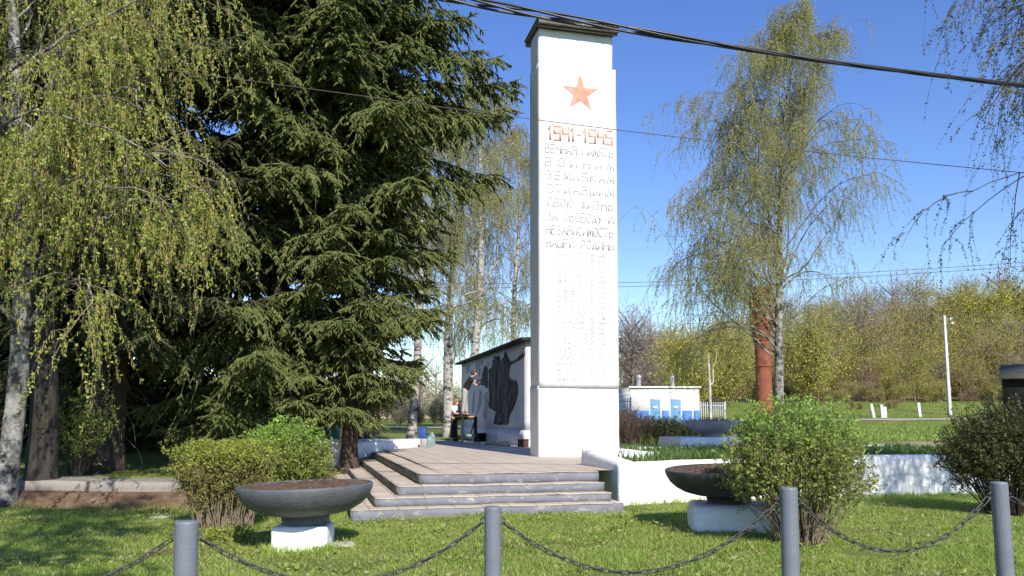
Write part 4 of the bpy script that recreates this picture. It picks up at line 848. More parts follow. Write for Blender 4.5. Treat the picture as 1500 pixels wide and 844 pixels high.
def shrub(name, label, x, y, z0, rx, ry, h, seed, nstem, ntwig, nleaf, lsize, leaf, stem='stem', flat=False, leafy_from=.35, base=.25, spread=1.0, cat='shrub', group=None, stem_r=.007, top_leaf=None):
    rng = np.random.default_rng(seed); t = thing(name, label, cat, (x, y, z0), 0, group)
    az = rng.uniform(0, 6.28, nstem); q = np.sqrt(rng.random(nstem)); b0 = np.stack([base * rx * q * np.cos(az), base * ry * q * np.sin(az), np.full(nstem, -.05)], 1)
    e = q ** .8 * spread; el = 1 - (.12 if flat else .45) * q ** 2.2 if flat else np.sqrt(np.clip(1 - (q * .88) ** 2, 0.05, 1)); hh = h * el * rng.uniform(.78, 1.0, nstem)
    e0 = np.stack([rx * e * np.cos(az), ry * e * np.sin(az), hh], 1); K = 9; s = np.linspace(0, 1, K)[None, :, None]; bow = (s ** (1.25)) ; P_ = b0[:, None] * (1 - bow) + e0[:, None] * bow; P_[..., 2] = b0[:, None, 2] + (e0[:, None, 2] - b0[:, None, 2]) * s[..., 0] ** .92
    P_ += np.cumsum(rng.normal(size=(nstem, K, 3)) * .012 * h, axis=1) * np.array([1, 1, .3])
    mb = MB(); v, f = tubes(P_, np.broadcast_to(np.linspace(stem_r, stem_r * .45, K), (nstem, K)), 5); mb.add(v, f)
    ti = rng.integers(0, nstem, ntwig); s = rng.uniform(leafy_from, 1, ntwig) ** .8 * (K - 1); k0 = np.minimum(K - 2, s.astype(int)); fr = (s - k0)[:, None]; st = P_[ti, k0] * (1 - fr) + P_[ti, k0 + 1] * fr
    d = unit(P_[ti, k0 + 1] - P_[ti, k0]); d = unit(d * .6 + rng.normal(size=(ntwig, 3)) * .6 + np.array([0, 0, .25])); l = rng.uniform(.10, .30, ntwig) * h / 1.4; K2 = 4; s2 = np.linspace(0, 1, K2)[None, :, None]; T2 = st[:, None] + d[:, None] * l[:, None, None] * s2 + rng.normal(size=(ntwig, K2, 3)) * .008
    lim = h * (1.0 if flat else 1.03); T2[..., 2] = np.where(T2[..., 2] > lim, lim - (T2[..., 2] - lim) * .5, T2[..., 2])
    v, f = tubes(T2, np.broadcast_to(np.linspace(stem_r * .32, stem_r * .16, K2), (ntwig, K2)), 3); mb.add(v, f); mb.build('stems', M[stem], t, smooth=True)
    li = rng.integers(0, ntwig, nleaf); s = rng.uniform(0, 1, nleaf) * (K2 - 1); k0 = np.minimum(K2 - 2, s.astype(int)); fr = (s - k0)[:, None]; p = T2[li, k0] * (1 - fr) + T2[li, k0 + 1] * fr + rng.normal(size=(nleaf, 3)) * .012
    fo = MB(); 
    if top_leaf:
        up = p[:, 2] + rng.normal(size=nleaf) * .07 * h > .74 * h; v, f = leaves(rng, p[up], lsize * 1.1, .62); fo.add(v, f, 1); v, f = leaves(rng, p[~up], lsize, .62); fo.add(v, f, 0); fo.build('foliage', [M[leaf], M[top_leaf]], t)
    else:
        v, f = leaves(rng, p, lsize, .62); fo.add(v, f); fo.build('foliage', M[leaf], t)
    return t

# ================================================================== trees
def gx(px, Y): return (px - PX) / F * Y
# spruces
spruce('tall dark spruce with trunk flaring beside the stairs, right of the pair', gx(512, 19.5), 19.5, .12, 20, interp([(1.4, 1.15), (2.4, 1.6), (3.2, 1.8), (4.4, 2.0), (5.8, 2.25), (7.2, 2.7), (8.4, 3.6), (10, 3.7), (12, 3.4), (20, .2)]), .19, 1.6, 11)
spruce('tall dark spruce with reddish trunk standing behind the clipped hedge', gx(392, 19.0), 19.0, .38, 21, interp([(1.2, 2.1), (2.4, 2.6), (4, 2.7), (6, 2.9), (9, 3.2), (12, 3.0), (21, .2)]), .24, 1.2, 23, lean=.045, gaps=((6.0, 8.6), (3.9, 4.6)))
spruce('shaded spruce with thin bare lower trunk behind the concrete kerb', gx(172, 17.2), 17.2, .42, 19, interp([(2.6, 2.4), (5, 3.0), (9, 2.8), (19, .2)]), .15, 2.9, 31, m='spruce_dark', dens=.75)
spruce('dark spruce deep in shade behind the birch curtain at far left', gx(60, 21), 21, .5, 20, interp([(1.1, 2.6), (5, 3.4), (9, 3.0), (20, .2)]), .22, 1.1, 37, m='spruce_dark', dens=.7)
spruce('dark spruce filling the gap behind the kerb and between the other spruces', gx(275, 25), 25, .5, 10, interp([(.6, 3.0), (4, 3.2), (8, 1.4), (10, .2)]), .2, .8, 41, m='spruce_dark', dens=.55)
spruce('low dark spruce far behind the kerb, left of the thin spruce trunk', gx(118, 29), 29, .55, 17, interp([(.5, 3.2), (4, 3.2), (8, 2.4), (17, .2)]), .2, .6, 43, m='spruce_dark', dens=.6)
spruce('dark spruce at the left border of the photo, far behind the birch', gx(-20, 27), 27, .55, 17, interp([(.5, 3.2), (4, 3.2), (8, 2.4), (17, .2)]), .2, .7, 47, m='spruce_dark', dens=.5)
# near birch at left
Yb = 13.2
tr = [at(4, 752, Yb - .1), at(10, 700, Yb), at(27, 560, Yb), at(36, 350, Yb), at(24, 120, Yb), at(10, -150, Yb), at(0, -500, Yb)]
ex = [[at(10, 210, 12.6), at(0, 105, 12.0), at(60, 75, 11.6), at(115, 45, 11.4), at(200, 0, 11.2), at(260, -40, 11)],
      [at(30, 250, 13), at(0, 182, 12.2), at(60, 164, 11.7), at(110, 174, 11.5), at(180, 205, 11.3), at(250, 245, 11.2)],
      [at(36, 260, 13), at(100, 165, 12.4), at(150, 145, 12.1), at(190, 124, 11.9), at(206, 158, 11.8)], [at(36, 300, 13), at(38, 180, 12.6), at(40, 215, 12.4), at(60, 280, 12.2)],
      [at(36, 400, 13), at(110, 330, 12.5), at(190, 300, 12.2), at(240, 290, 12)], [at(36, 340, 13), at(90, 270, 12.2), at(150, 262, 11.8), at(240, 300, 11.6)]]
birch('large weeping birch at the left edge, curtain of catkins and young leaves', tr[0].x, Yb - .1, 0, 15.5, .17, 5, 2.9, 2.5, 44, 1.8, 29, .052, bark='birch_old', trunk=[tuple(v) for v in tr], catk=8, extra=[[tuple(q) for q in e] for e in ex], subs=7, tpb=7, twig_r=.0028, shape=interp([(0, .9), (.3, 1), (.7, .75), (1, .2)]), azf=lambda r: r.normal(-.35, 1.3))
# dark trunks at left
def bare_trunk(label, px, Y, z0, r0, H, seed, mt, lean=0):
    rng = np.random.default_rng(seed); t = thing('old_tree', label, 'tree', (gx(px, Y), Y, z0), 0); zz = np.linspace(-.2, H, 30); rr = r0 * (1 - .8 * np.clip(zz / H, 0, 1)) + r0 * .5 * np.exp(-np.maximum(zz, 0) / .3)
    mb = MB(); mb.tube(np.stack([lean * zz + .05 * np.sin(zz), .05 * np.cos(zz * .8), zz], 1), rr, 18); mb.build('trunk', M[mt], t, smooth=True)
    st, dr, ln, dp, BP = [], [], [], [], []
    for k in range(46):
        h = H * rng.uniform(.30, .97); az = rng.uniform(0, 6.28); L_ = (1 - h / H) * 2.2 + .5; s = np.linspace(0, 1, 7); C = np.stack([lean * h + L_ * s * np.cos(az), L_ * s * np.sin(az), h + L_ * (.15 * s - .5 * s ** 2)], 1); BP.append(C)
        n = int(L_ / .13); u = rng.uniform(.1, 1, n); p_ = np.stack([np.interp(u, s, C[:, c]) for c in range(3)], 1); st.append(p_); d = rng.normal(size=(n, 3)); d[:, 2] -= .8; dr.append(unit(d)); ln.append(rng.uniform(.2, .5, n)); dp.append(rng.uniform(0, .5, n))
    mb = MB(); v, f = tubes(np.array(BP), np.broadcast_to(np.linspace(.025, .006, 7), (46, 7)), 4); mb.add(v, f, 0); v, f = needles(rng, np.concatenate(st), np.concatenate(dr), np.concatenate(ln), np.concatenate(dp), .04, .06, .018, 3); mb.add(v, f, 1)
    mb.build('crown', [M[mt], M['spruce_dark']], t); return t
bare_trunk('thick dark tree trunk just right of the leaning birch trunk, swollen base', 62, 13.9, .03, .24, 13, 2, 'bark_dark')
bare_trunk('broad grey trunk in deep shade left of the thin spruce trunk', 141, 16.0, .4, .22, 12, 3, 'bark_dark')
shrub('sapling', 'leafy yellow green sapling behind the kerb, in front of the broad grey trunk', gx(112, 15.3), 15.3, .4, .75, .6, 2.1, 58, 34, 420, 2600, .05, 'birch_leaf', stem='stem_dark', leafy_from=.15, base=.3, cat='sapling', stem_r=.007)
birch('unseen birch added far left of the camera to shade the leaning birch trunk', -6.4, 5.0, 0, 10.5, .14, 29, 1.9, 4.2, 40, .9, 24, .055, subs=6, tpb=5)  # unseen tree, added so that its crown shades the left birch trunk
# mid birches between the spruce and the pillar
birch('birch with white lower trunk right beside the navy bin', gx(604, 28.5), 28.5, .55, 13, .17, 8, 2.1, 3.4, 30, 1.5, 24, .05, 'birch_far_leaf', bark='birch_grey', twig_r=.005, subs=7, tpb=6, trunk=[(gx(602, 28.5), 28.5, .3), (gx(610, 28.5), 28.5, 3.2), (gx(615, 28.5), 28.5, 6), (gx(618, 28.5), 28.5, 14)], azf=lambda r: r.uniform(1.2, 4.6))
birch('slender birch behind the two people, mottled trunk', gx(657, 36), 36, .6, 15.5, .26, 9, 3.0, 4.5, 40, 1.9, 24, .06, 'birch_far_leaf', bark='birch_grey', twig_r=.006, subs=7, tpb=6)
birch('tall birch rising behind the mural wall roof', gx(694, 46), 46, .75, 21, .30, 10, 4.4, 4.5, 54, 2.2, 34, .058, 'birch_far_leaf', bark='birch_grey', twig_r=.007, subs=8, tpb=6)
birch('thin birch half hidden behind the pillar and the mural wall', gx(752, 52), 52, .8, 20, .26, 14, 3.6, 6, 46, 2.2, 30, .058, 'birch_far_leaf', bark='birch_grey', twig_r=.007, subs=8, tpb=6)
# big birch at right
Yr = 38.0; q = lambda px, py, dy=0: tuple(at(px, py, Yr + dy))
exr = [[q(1128, 520), q(1100, 490, -.5), q(1050, 450, -1), q(1010, 400, -1.5), q(965, 330, -1.6)], [q(1130, 470), q(1085, 400, .5), q(1040, 340, .8), q(1010, 300, 1)],
       [q(1136, 380), q(1125, 300), q(1090, 225, -.6), q(1040, 165, -.8), q(1015, 140, -.8)], [q(1138, 330), q(1170, 220, .4), q(1190, 120, .6), q(1196, 60, .6)], [q(1140, 420), q(1180, 340, .7), q(1230, 280, 1), q(1262, 262, 1)],
       [q(1136, 420), q(1180, 390, -.8), q(1220, 330, -1), q(1250, 300, -1)]]
birch('big weeping birch with pale young leaves, right of the pillar', gx(1141, Yr), Yr, tz(gx(1141, Yr), Yr), 20.6, .24, 17, 4.9, 3.6, 88, 2.0, 33, .058, 'birch_far_leaf', bark='birch_old', twig_r=.005, subs=10, tpb=8, trunk=[q(1141, 600), q(1141, 480), q(1142, 330), q(1146, 200), q(1165, 60), q(1168, -5)], extra=exr, azf=lambda r: r.normal(3.1, 1.7), shape=interp([(0, 1.15), (.3, 1.05), (.5, .95), (.75, .6), (.9, .42), (1, .15)]))
# near birch at right, its trunk outside the picture
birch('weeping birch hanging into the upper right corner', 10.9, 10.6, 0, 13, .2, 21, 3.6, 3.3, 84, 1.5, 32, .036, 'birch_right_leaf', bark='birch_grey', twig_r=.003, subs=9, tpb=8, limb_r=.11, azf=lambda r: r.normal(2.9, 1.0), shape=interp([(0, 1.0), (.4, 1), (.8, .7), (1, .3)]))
# birch beside the camera that shades the lawn at left
birch('birch standing beside the camera, left of the lawn, outside the photo', -2.6, .8, 0, 10.5, .14, 27, 1.9, 4.4, 40, .8, 22, .055, subs=6, tpb=5)

# ================================================================== shrubs
xh = gx(332, 10.9)
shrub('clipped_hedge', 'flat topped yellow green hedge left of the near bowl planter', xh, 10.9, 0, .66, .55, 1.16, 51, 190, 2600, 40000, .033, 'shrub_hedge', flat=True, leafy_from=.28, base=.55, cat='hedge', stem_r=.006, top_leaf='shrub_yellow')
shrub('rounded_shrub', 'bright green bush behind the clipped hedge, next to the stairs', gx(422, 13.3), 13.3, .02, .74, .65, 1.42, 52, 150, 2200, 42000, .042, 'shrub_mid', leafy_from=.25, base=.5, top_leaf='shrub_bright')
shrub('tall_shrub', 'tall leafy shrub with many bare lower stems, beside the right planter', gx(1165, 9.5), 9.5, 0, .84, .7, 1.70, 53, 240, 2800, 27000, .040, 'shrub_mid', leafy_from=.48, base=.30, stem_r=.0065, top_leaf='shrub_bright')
shrub('dark_shrub', 'dense olive shrub with dark stems at the right edge of the photo', gx(1472, 12.3), 12.3, 0, .98, .8, 1.80, 54, 230, 2800, 36000, .038, 'shrub_olive', stem='stem_dark', leafy_from=.4, base=.32, stem_r=.008)
# low weed under the hedge
shrub('low_weed', 'pale yellow green weed growing at the foot of the clipped hedge', gx(345, 9.75), 9.75, 0, .30, .22, .20, 55, 40, 260, 900, .035, 'shrub_yellow', leafy_from=.1, base=.7, stem_r=.003, cat='weed')
# hedges behind the flower bed
hz2 = [(927, 26.6, .75, .6, 1.12, 'shrub_bare', 'stem_dark', 'reddish bare bush between the pillar and the dark green hedge'), (968, 27, .72, .6, 1.0, 'shrub_dark', 'stem_dark', 'dark green clipped bush in front of the blue doors'),
       (1003, 29.5, .6, .6, .75, 'shrub_dark', 'stem_dark', 'low dark bush just left of the far bowl planter'), (1052, 31, 1.3, .7, .95, 'shrub_dark', 'stem_dark', 'low dark bush behind the far bowl planter'), (911, 29, .7, .6, 1.35, 'shrub_bare', 'stem_dark', 'brown leafless bush touching the right edge of the pillar')]
for k, (px, Y, rx, ry, h, lf, stm, lb) in enumerate(hz2):
    shrub('hedge_bush', lb, gx(px, Y), Y, tz(gx(px, Y), Y), rx, ry, h, 60 + k, 80, 900, 5200 if lf == 'shrub_dark' else 2200, .05, lf, stem=stm, flat=True, leafy_from=.2, base=.6, cat='bush', group='bushes behind the flower bed', stem_r=.009)
# plants in the flower bed
rng = np.random.default_rng(77)
def blades(rng, P_, h, w, lean=.35):
    n = len(P_); az = rng.uniform(0, 6.28, n); sd = np.stack([np.cos(az), np.sin(az), np.zeros(n)], 1) * (w * rng.uniform(.6, 1.3, n))[:, None] * .5; hh = h * rng.uniform(.5, 1.2, n); ld = rng.normal(size=(n, 3)) * lean; ld[:, 2] = 0
    mid = P_ + np.stack([ld[:, 0] * hh * .35, ld[:, 1] * hh * .35, hh * .58], 1); tip = P_ + np.stack([ld[:, 0] * hh, ld[:, 1] * hh, hh], 1)
    v = np.stack([P_ - sd, P_ + sd, mid + sd * .8, mid - sd * .8, tip], 1).reshape(-1, 3); i = np.arange(n)[:, None] * 5; return v, np.concatenate([i, i + 1, i + 2, i + 3], 1), np.concatenate([i + 3, i + 2, i + 4], 1)
c = rng.uniform((3.8, .45), (14.2, 6.7), (1500, 2)); keep = ~((c[:, 0] < 5.7) & (c[:, 1] > 1.7 + (c[:, 0] - 3.5) * .72)); c = c[keep]
P_ = np.repeat(c, 7, 0) + rng.normal(size=(len(c) * 7, 2)) * .04; P_ = np.column_stack([P_, np.full(len(P_), .585)]); mb = MB(); v, f4, f3 = blades(rng, P_, .22, .032, .5); mb.add(v, f4); mb.f.append((f3, 0))
tag(mb.build('bed_plants', M['tulip'], matrix=MEM), 'green tulip leaves sprouting all over the flower bed', 'plants', kind='stuff')
# lawn
rng = np.random.default_rng(5); n = 330000
Y = np.sqrt(rng.uniform(6.6 ** 2, 15.2 ** 2, n)); X = rng.uniform(-.72, .74, n) * Y; dd = np.array([[X, Y]])
s_ = (X - O.x) * U.x + (Y - O.y) * U.y; w_ = (X - O.x) * V.x + (Y - O.y) * V.y
keep = ~((s_ > -1.12) & (s_ < 3.6) & (w_ > -.86)) & ~((s_ >= 3.3) & (w_ > -.03)) & ~((X < -4.3) & (Y > 13.15) & (Y < 14.75)) & ~((np.abs(X - x1) < .31) & (np.abs(Y - 9.2) < .30)) & ~((np.abs(X - x2) < .52) & (np.abs(Y - 10.8) < .5)) & ~((X > -5.6) & (X < -2.4) & (Y > 13.8))
def bare(X, Y): return .42 * np.exp(-((X + 4.2) ** 2 / 1.0 + (Y - 10.6) ** 2 / .4)) + .5 * np.exp(-((X + .3) ** 2 / .5 + (Y - 9.0) ** 2 / .5))
nzv = np.array([mnoise.noise(Vector((a * .9, b_ * .9, 0))) + .5 * mnoise.noise(Vector((a * 3, b_ * 3, 4))) for a, b_ in zip(X[::1], Y[::1])])
keep &= rng.random(n) > np.clip(-nzv * .7, 0, .7) + bare(X, Y) * 1.3
X, Y, nzv = X[keep], Y[keep], nzv[keep]; P_ = np.column_stack([X, Y, terr(X, Y) - .004])
hv = np.clip(.038 + .045 * nzv, .016, .12); v, f4, f3 = blades(rng, P_, hv, .0065, .55)
dry = rng.random(len(P_)) < np.clip(.10 - .16 * nzv, .03, .35); deep = ~dry & (rng.random(len(P_)) < np.clip(.25 + .9 * nzv, .05, .8)); gr = ~dry & ~deep; mb = MB(); mb.add(v, f4[gr], 0)
for sel, k in ((deep, 2), (dry, 1)): mb.f += [(f4[sel], k), (f3[sel], k)]
mb.f.append((f3[gr], 0))
tag(mb.build('lawn_grass', [M['grass'], M['dry'], M['grass_deep']]), 'short spring grass covering the lawn', 'grass', kind='stuff')
rng = np.random.default_rng(15); n = 90000; Y = rng.uniform(21.5, 84, n); X = rng.uniform(4.2, .68 * 84, n); keep = (X < .68 * Y) & (X > 4.5 + .02 * Y) & ((X - O.x) * V.x + (Y - O.y) * V.y > 7.4); X, Y = X[keep], Y[keep]
sdv_ = np.array([mnoise.noise(Vector((a * .16, b_ * .16, 2))) for a, b_ in zip(X, Y)]); keep = rng.random(len(X)) < .55 + sdv_; X, Y, sdv_ = X[keep], Y[keep], sdv_[keep]
keep = np.abs(Y - 68.5) > 2.2; X, Y = X[keep], Y[keep]; P_ = np.column_stack([X, Y, terr(X, Y) - .01]); v, f4, f3 = blades(rng, P_, np.full(len(X), .13), .05, .6); mb = MB(); mb.add(v, f4, 0); mb.f.append((f3, 0)); tag(mb.build('meadow_grass', M['grass_deep']), 'rough grass on the meadow below the hill', 'grass', kind='stuff')
rng = np.random.default_rng(25); nc = 260; cy = np.sqrt(rng.uniform(49, 190, nc)); cx = rng.uniform(-.62, .66, nc) * cy; s_ = (cx - O.x) * U.x + (cy - O.y) * U.y; w_ = (cx - O.x) * V.x + (cy - O.y) * V.y
ok = (w_ < -1.0) | (s_ < -1.4) & (cy < 12.9) | (s_ > 3.5) & (w_ < -.15); cx, cy = cx[ok], cy[ok]; sp_ = rng.uniform(.05, .16, len(cx)); c = np.repeat(np.arange(len(cx)), 22); px_ = cx[c] + rng.normal(size=len(c)) * sp_[c]; py_ = cy[c] + rng.normal(size=len(c)) * sp_[c]
v, f = leaves(rng, np.column_stack([px_, py_, terr(px_, py_) + .03]), .055, .5, -.3); mb = MB(); mb.add(v, f, 0)
n = 1400; py_ = np.sqrt(rng.uniform(46, 190, n)); px_ = rng.uniform(-.7, .72, n) * py_; s_ = (px_ - O.x) * U.x + (py_ - O.y) * U.y; w_ = (px_ - O.x) * V.x + (py_ - O.y) * V.y; ok = (w_ < -1.0) | (s_ < -1.4) & (py_ < 12.9) | (s_ > 3.5) & (w_ < -.1)
v, f = leaves(rng, np.column_stack([px_, py_, terr(px_, py_) + .035])[ok], .05, .7); mb.add(v, f, 1)
tag(mb.build('lawn_weeds', [M['shrub_mid'], M['dry']]), 'low weeds and dry leaves scattered in the lawn', 'weeds', kind='stuff')
# tufts along the wall and post feet, small white stones
rng = np.random.default_rng(9); pp = []
for k in range(420):
    s = rng.uniform(3.5, 14); p = S(s, -.06 - abs(rng.normal()) * .05); pp.append((p.x, p.y))
for k in range(120):
    a = rng.uniform(0, 6.28); pp.append((x1 + .36 * math.cos(a) * 1.0, 9.2 - .33 + .1 * math.sin(a)))
pp = np.repeat(np.array(pp), 6, 0) + rng.normal(size=(len(pp) * 6, 2)) * .025; P_ = np.column_stack([pp, terr(pp[:, 0], pp[:, 1]) - .004]); v, f4, f3 = blades(rng, P_, .11, .008, .5); mb = MB(); mb.add(v, f4); mb.f.append((f3, 0))
tag(mb.build('grass_tufts', M['grass']), 'longer grass tufts along the wall foot and the planter block', 'grass', kind='stuff')
for k, (px, py, sz, lb) in enumerate([(242, 757, .17, 'flat pale stone lying in the lawn left of the clipped hedge'), (500, 797, .22, 'flat pale stone beside the left planter block'), (946, 727, .2, 'white broken lump at the right end of the lowest step'), (930, 733, .16, 'white chip lying below the corner of the flower bed wall')]):
    Y = EYE * F / (py - HZ); rock('pale_stone', lb, gx(px, Y), Y, -.01, sz * 1.6, sz, .05 if k < 2 else .10, M['stone'] if k < 2 else M['whitewall'], 'stone', 'pale stones in the grass')

# ================================================================== woods behind
def proto(rng, kind):
    """one far tree as quads: (verts, faces, material)"""
    H = {'bush': 4.5, 'tree': 9, 'bare': 9, 'bright': 8.5}[kind] * rng.uniform(.85, 1.15); Rc = H * {'bush': .55, 'tree': .36, 'bare': .33, 'bright': .42}[kind]; out = []
    nb = 26; az = rng.uniform(0, 6.28, nb); f_ = rng.uniform(.15, .95, nb); s = np.linspace(0, 1, 5); Lb = Rc * (1 - .5 * f_) * rng.uniform(.7, 1.1, nb); up = rng.uniform(.5, 1.3, nb)
    B = np.stack([Lb[:, None] * s * np.cos(az)[:, None], Lb[:, None] * s * np.sin(az)[:, None], (f_ * H * .75)[:, None] + Lb[:, None] * s * up[:, None]], -1) + rng.normal(size=(nb, 5, 3)) * .08
    v, f = tubes(B, np.broadcast_to(np.linspace(.06, .02, 5), (nb, 5)), 3); out.append((v, f, 0)); tr_ = np.stack([np.zeros(6), np.zeros(6), np.linspace(0, H * .92, 6)], 1)[None] + rng.normal(size=(1, 6, 3)) * .08
    v, f = tubes(tr_, np.linspace(.16, .03, 6)[None], 4); out.append((v, f, 0))
    def crown(n):
        bi = rng.integers(0, nb, n); k0 = rng.integers(1, 5, n); return B[bi, k0] + rng.normal(size=(n, 3)) * np.array([1, 1, .9]) * H * .075
    nt = 520; p = crown(nt); d = unit(rng.normal(size=(nt, 3)) * .6 + np.array([0, 0, .7])); l = rng.uniform(.5, 1.2, (nt, 1)); sd = unit(np.cross(d, rng.normal(size=(nt, 3)))) * .022
    out.append((np.stack([p - sd, p + sd, p + d * l + sd * .4, p + d * l - sd * .4], 1).reshape(-1, 3), np.arange(nt * 4).reshape(-1, 4), 0))
    nl = {'bush': 1900, 'tree': 2300, 'bare': 220, 'bright': 3000}[kind]; p = crown(nl); v, f = leaves(rng, p, .175, .75); out.append((v, f, 1)); return out
def wood(name, label, seed, spots, kinds, mats):
    rng = np.random.default_rng(seed); protos = {k: [proto(rng, k) for _ in range(4)] for k in set(kinds)}; mb = MB(); slot = {'bush': 1, 'tree': 2, 'bare': 1, 'bright': 3}; opt = {'bush': (1, 1, 2, 4), 'tree': (1, 2, 2, 3), 'bare': (4, 4, 1)}
    for (x, y, sc_, k) in spots:
        pr = protos[k][rng.integers(0, 4)]; a = rng.uniform(0, 6.28); ca, sa = math.cos(a), math.sin(a); z = tz(x, y); nv = mnoise.noise(Vector((x * .05, y * .05, seed))) * .9 + .5 + rng.normal() * .2; sl_ = opt[k][int(np.clip(nv, 0, .999) * len(opt[k]))]
        for v, f, m_ in pr:
            w = np.stack([(v[:, 0] * ca - v[:, 1] * sa) * sc_ + x, (v[:, 0] * sa + v[:, 1] * ca) * sc_ + y, v[:, 2] * sc_ + z - .1], 1); mb.add(w, f, (5 if k == 'bare' and nv > .5 else 0) if m_ == 0 else sl_)
    return tag(mb.build(name, mats), label, 'wood', kind='stuff')
rng = np.random.default_rng(100); spots = []
for row, (Y, h) in enumerate([(92, .62), (97, .8), (104, .95), (112, 1.0), (121, 1.05), (131, 1.1), (142, 1.15), (154, 1.2)]):
    for px in np.arange(925, 1640, 21 if row < 3 else 26):
        x = gx(px + rng.uniform(-12, 12), Y + 0); y = Y + rng.uniform(-3, 3); fx = px
        pk = rng.random(); k = ('bush' if pk < .5 else 'tree' if pk < .75 else 'bare') if row < 2 else ('tree' if pk < .55 else 'bare' if pk < .82 else 'bush')
        if x < 14 and row < 2: y += 8
        spots.append((x, y, h * rng.uniform(.8, 1.2), k))
for px in np.arange(1100, 1420, 11): spots.append((gx(px + rng.uniform(-5, 5), 87), 87 + rng.uniform(-2, 1.5), rng.uniform(.16, .5), 'bush'))
for px in (1243, 1258, 1300, 1318): spots.append((gx(px, 80), 80 + rng.uniform(-1, 1), rng.uniform(.18, .28), 'bush'))
wood('woodland', 'dense spring wood of brown twigs and olive leaves covering the hillside', 3, spots, ['bush', 'tree', 'bare'], [M['wood_far'], M['wood_olive'], M['wood_green'], M['wood_bright'], M['wood_rust'], M['grey_twig']])
spots = []
for Y in (95, 110, 125):
    for px in np.arange(-150, 790, 24): spots.append((gx(px + rng.uniform(-8, 8), Y), Y + rng.uniform(-4, 4), rng.uniform(.6, 1.0), ['bush', 'bare', 'tree'][int(rng.integers(0, 3))]))
for px in np.arange(560, 720, 9): spots.append((gx(px, 62) + rng.uniform(-1, 1), 62 + rng.uniform(-3, 3), rng.uniform(.25, .42), 'bush'))
wood('distant_woodland', 'pale distant line of thickets beyond the road, seen between the trunks', 4, spots, ['bush', 'tree', 'bare'], [M['grey_twig'], M['wood_olive'], M['wood_olive'], M['wood_green'], M['wood_rust'], M['grey_twig']])
def far_tree(label, px, Y, H, kind, leafm, seed, name='far_tree', twm='wood_far'):
    rng = np.random.default_rng(seed); pr = proto(rng, kind); base = {'bush': 4.5, 'tree': 9, 'bare': 9, 'bright': 8.5}[kind]; sc_ = H / base; x = gx(px, Y); t = thing(name, label, 'tree', (x, Y, tz(x, Y)), 0, 'trees at the edge of the wood')
    mb = MB(); mb.add(pr[1][0] * sc_, pr[1][1]); mb.build('trunk', M[twm], t, smooth=True)
    mb = MB()
    for v, f, m_ in (pr[0], pr[2], pr[3]): mb.add(v * sc_, f, m_)
    for extra in range(2):
        p2 = proto(rng, kind)
        for v, f, m_ in (p2[0], p2[2], p2[3]): mb.add(v * sc_, f, m_)
    mb.build('crown', [M[twm], M[leafm]], t); return t
far_tree('fresh yellow green tree above the roof of the white brick hut', 1014, 74, 8.6, 'bright', 'wood_bright', 201)
far_tree('leafy green tree behind the rusty water tower, left of the birch trunk', 1062, 80, 9.2, 'bright', 'wood_green', 202)
far_tree('yellow green tree just right of the big birch trunk', 1185, 82, 9.4, 'bright', 'wood_green', 203)
far_tree('tall leafless tree next to the right edge of the pillar', 926, 90, 11.5, 'bare', 'grey_twig', 204, twm='grey_twig')
far_tree('smaller leafless tree left of the fresh green tree', 952, 100, 9.5, 'bare', 'wood_olive', 205, twm='grey_twig')
far_tree('bare purplish tree on the skyline right of the big birch', 1262, 130, 14, 'bare', 'grey_twig', 206, twm='grey_twig')
far_tree('pale budding tree on the skyline, left of the concrete pole', 1340, 128, 10, 'tree', 'wood_olive', 210)
far_tree('pale budding tree with round crown directly above the concrete pole', 1405, 126, 12.5, 'tree', 'wood_green', 207)
far_tree('bright yellow green tree on the skyline right of the concrete pole', 1448, 122, 12.3, 'bright', 'wood_bright', 208)
far_tree('bright yellow green tree on the skyline at the right edge', 1502, 124, 12.6, 'bright', 'wood_bright', 209)

# ================================================================== buildings and furniture behind
Yh = 60.0; hx0, hx1 = gx(923, Yh), gx(1025, Yh); hz0 = tz((hx0 + hx1) / 2, Yh) - .1; hzt = at(970, 566, Yh).z
hut = thing('brick_hut', 'small white brick hut with two blue doors and blue dado', 'building', (hx0, Yh, hz0), R(2)); hw = hx1 - hx0; hh = hzt - hz0
mb = MB(); mb.box(0, 0, 0, hw, 6, hh - .12); mb.build('wall', M['white_brick'], hut)
mb = MB(); mb.box(-.12, -.15, hh - .118, hw + .12, 6.1, hh); mb.build('roof', M['white_paint'], hut, bevel=.01)
for a, b_ in ((.02, 1.38), (2.36, 2.86), (3.88, 4.62), (4.75, hw - .02)):
    mb = MB(); mb.box(a, -.02, .0, b_, .05, 1.22); mb.build('dado', M['blue_dado'], hut)
for a in (1.47, 3.0):
    d_ = MB(); d_.box(a, -.03, .05, a + .76, .04, 2.02); d_ = d_.build('door', M['blue'], hut, bevel=.006)
    fm = MB(); fm.box(a - .07, -.045, .03, a - .005, .03, 2.10); fm.box(a + .765, -.045, .03, a + .83, .03, 2.10); fm.box(a - .004, -.045, 2.025, a + .764, .03, 2.10); fm.build('door_frame', M['white_paint'], d_)
    hd = MB(); hd.box(a + .64, -.06, 1.0, a + .68, -.031, 1.14); hd.build('handle', M['black_plastic'], d_)
    sg = MB(); sg.box(a + .22, -.036, 1.35, a + .56, -.031, 1.55); sg.build('notice', M['white_paint'], d_)
for px, hgt in ((938, .75), (988, .7)):
    xx = gx(px, Yh + 2) - hx0; mb = MB(); mb.lathe([(.17, 0), (.17, hgt), (.24, hgt + .02), (.24, hgt + .14), (.02, hgt + .26)], 16, 0, (xx, 2.2, hh)); mb.build('flue', M['tin'], hut, smooth=True)
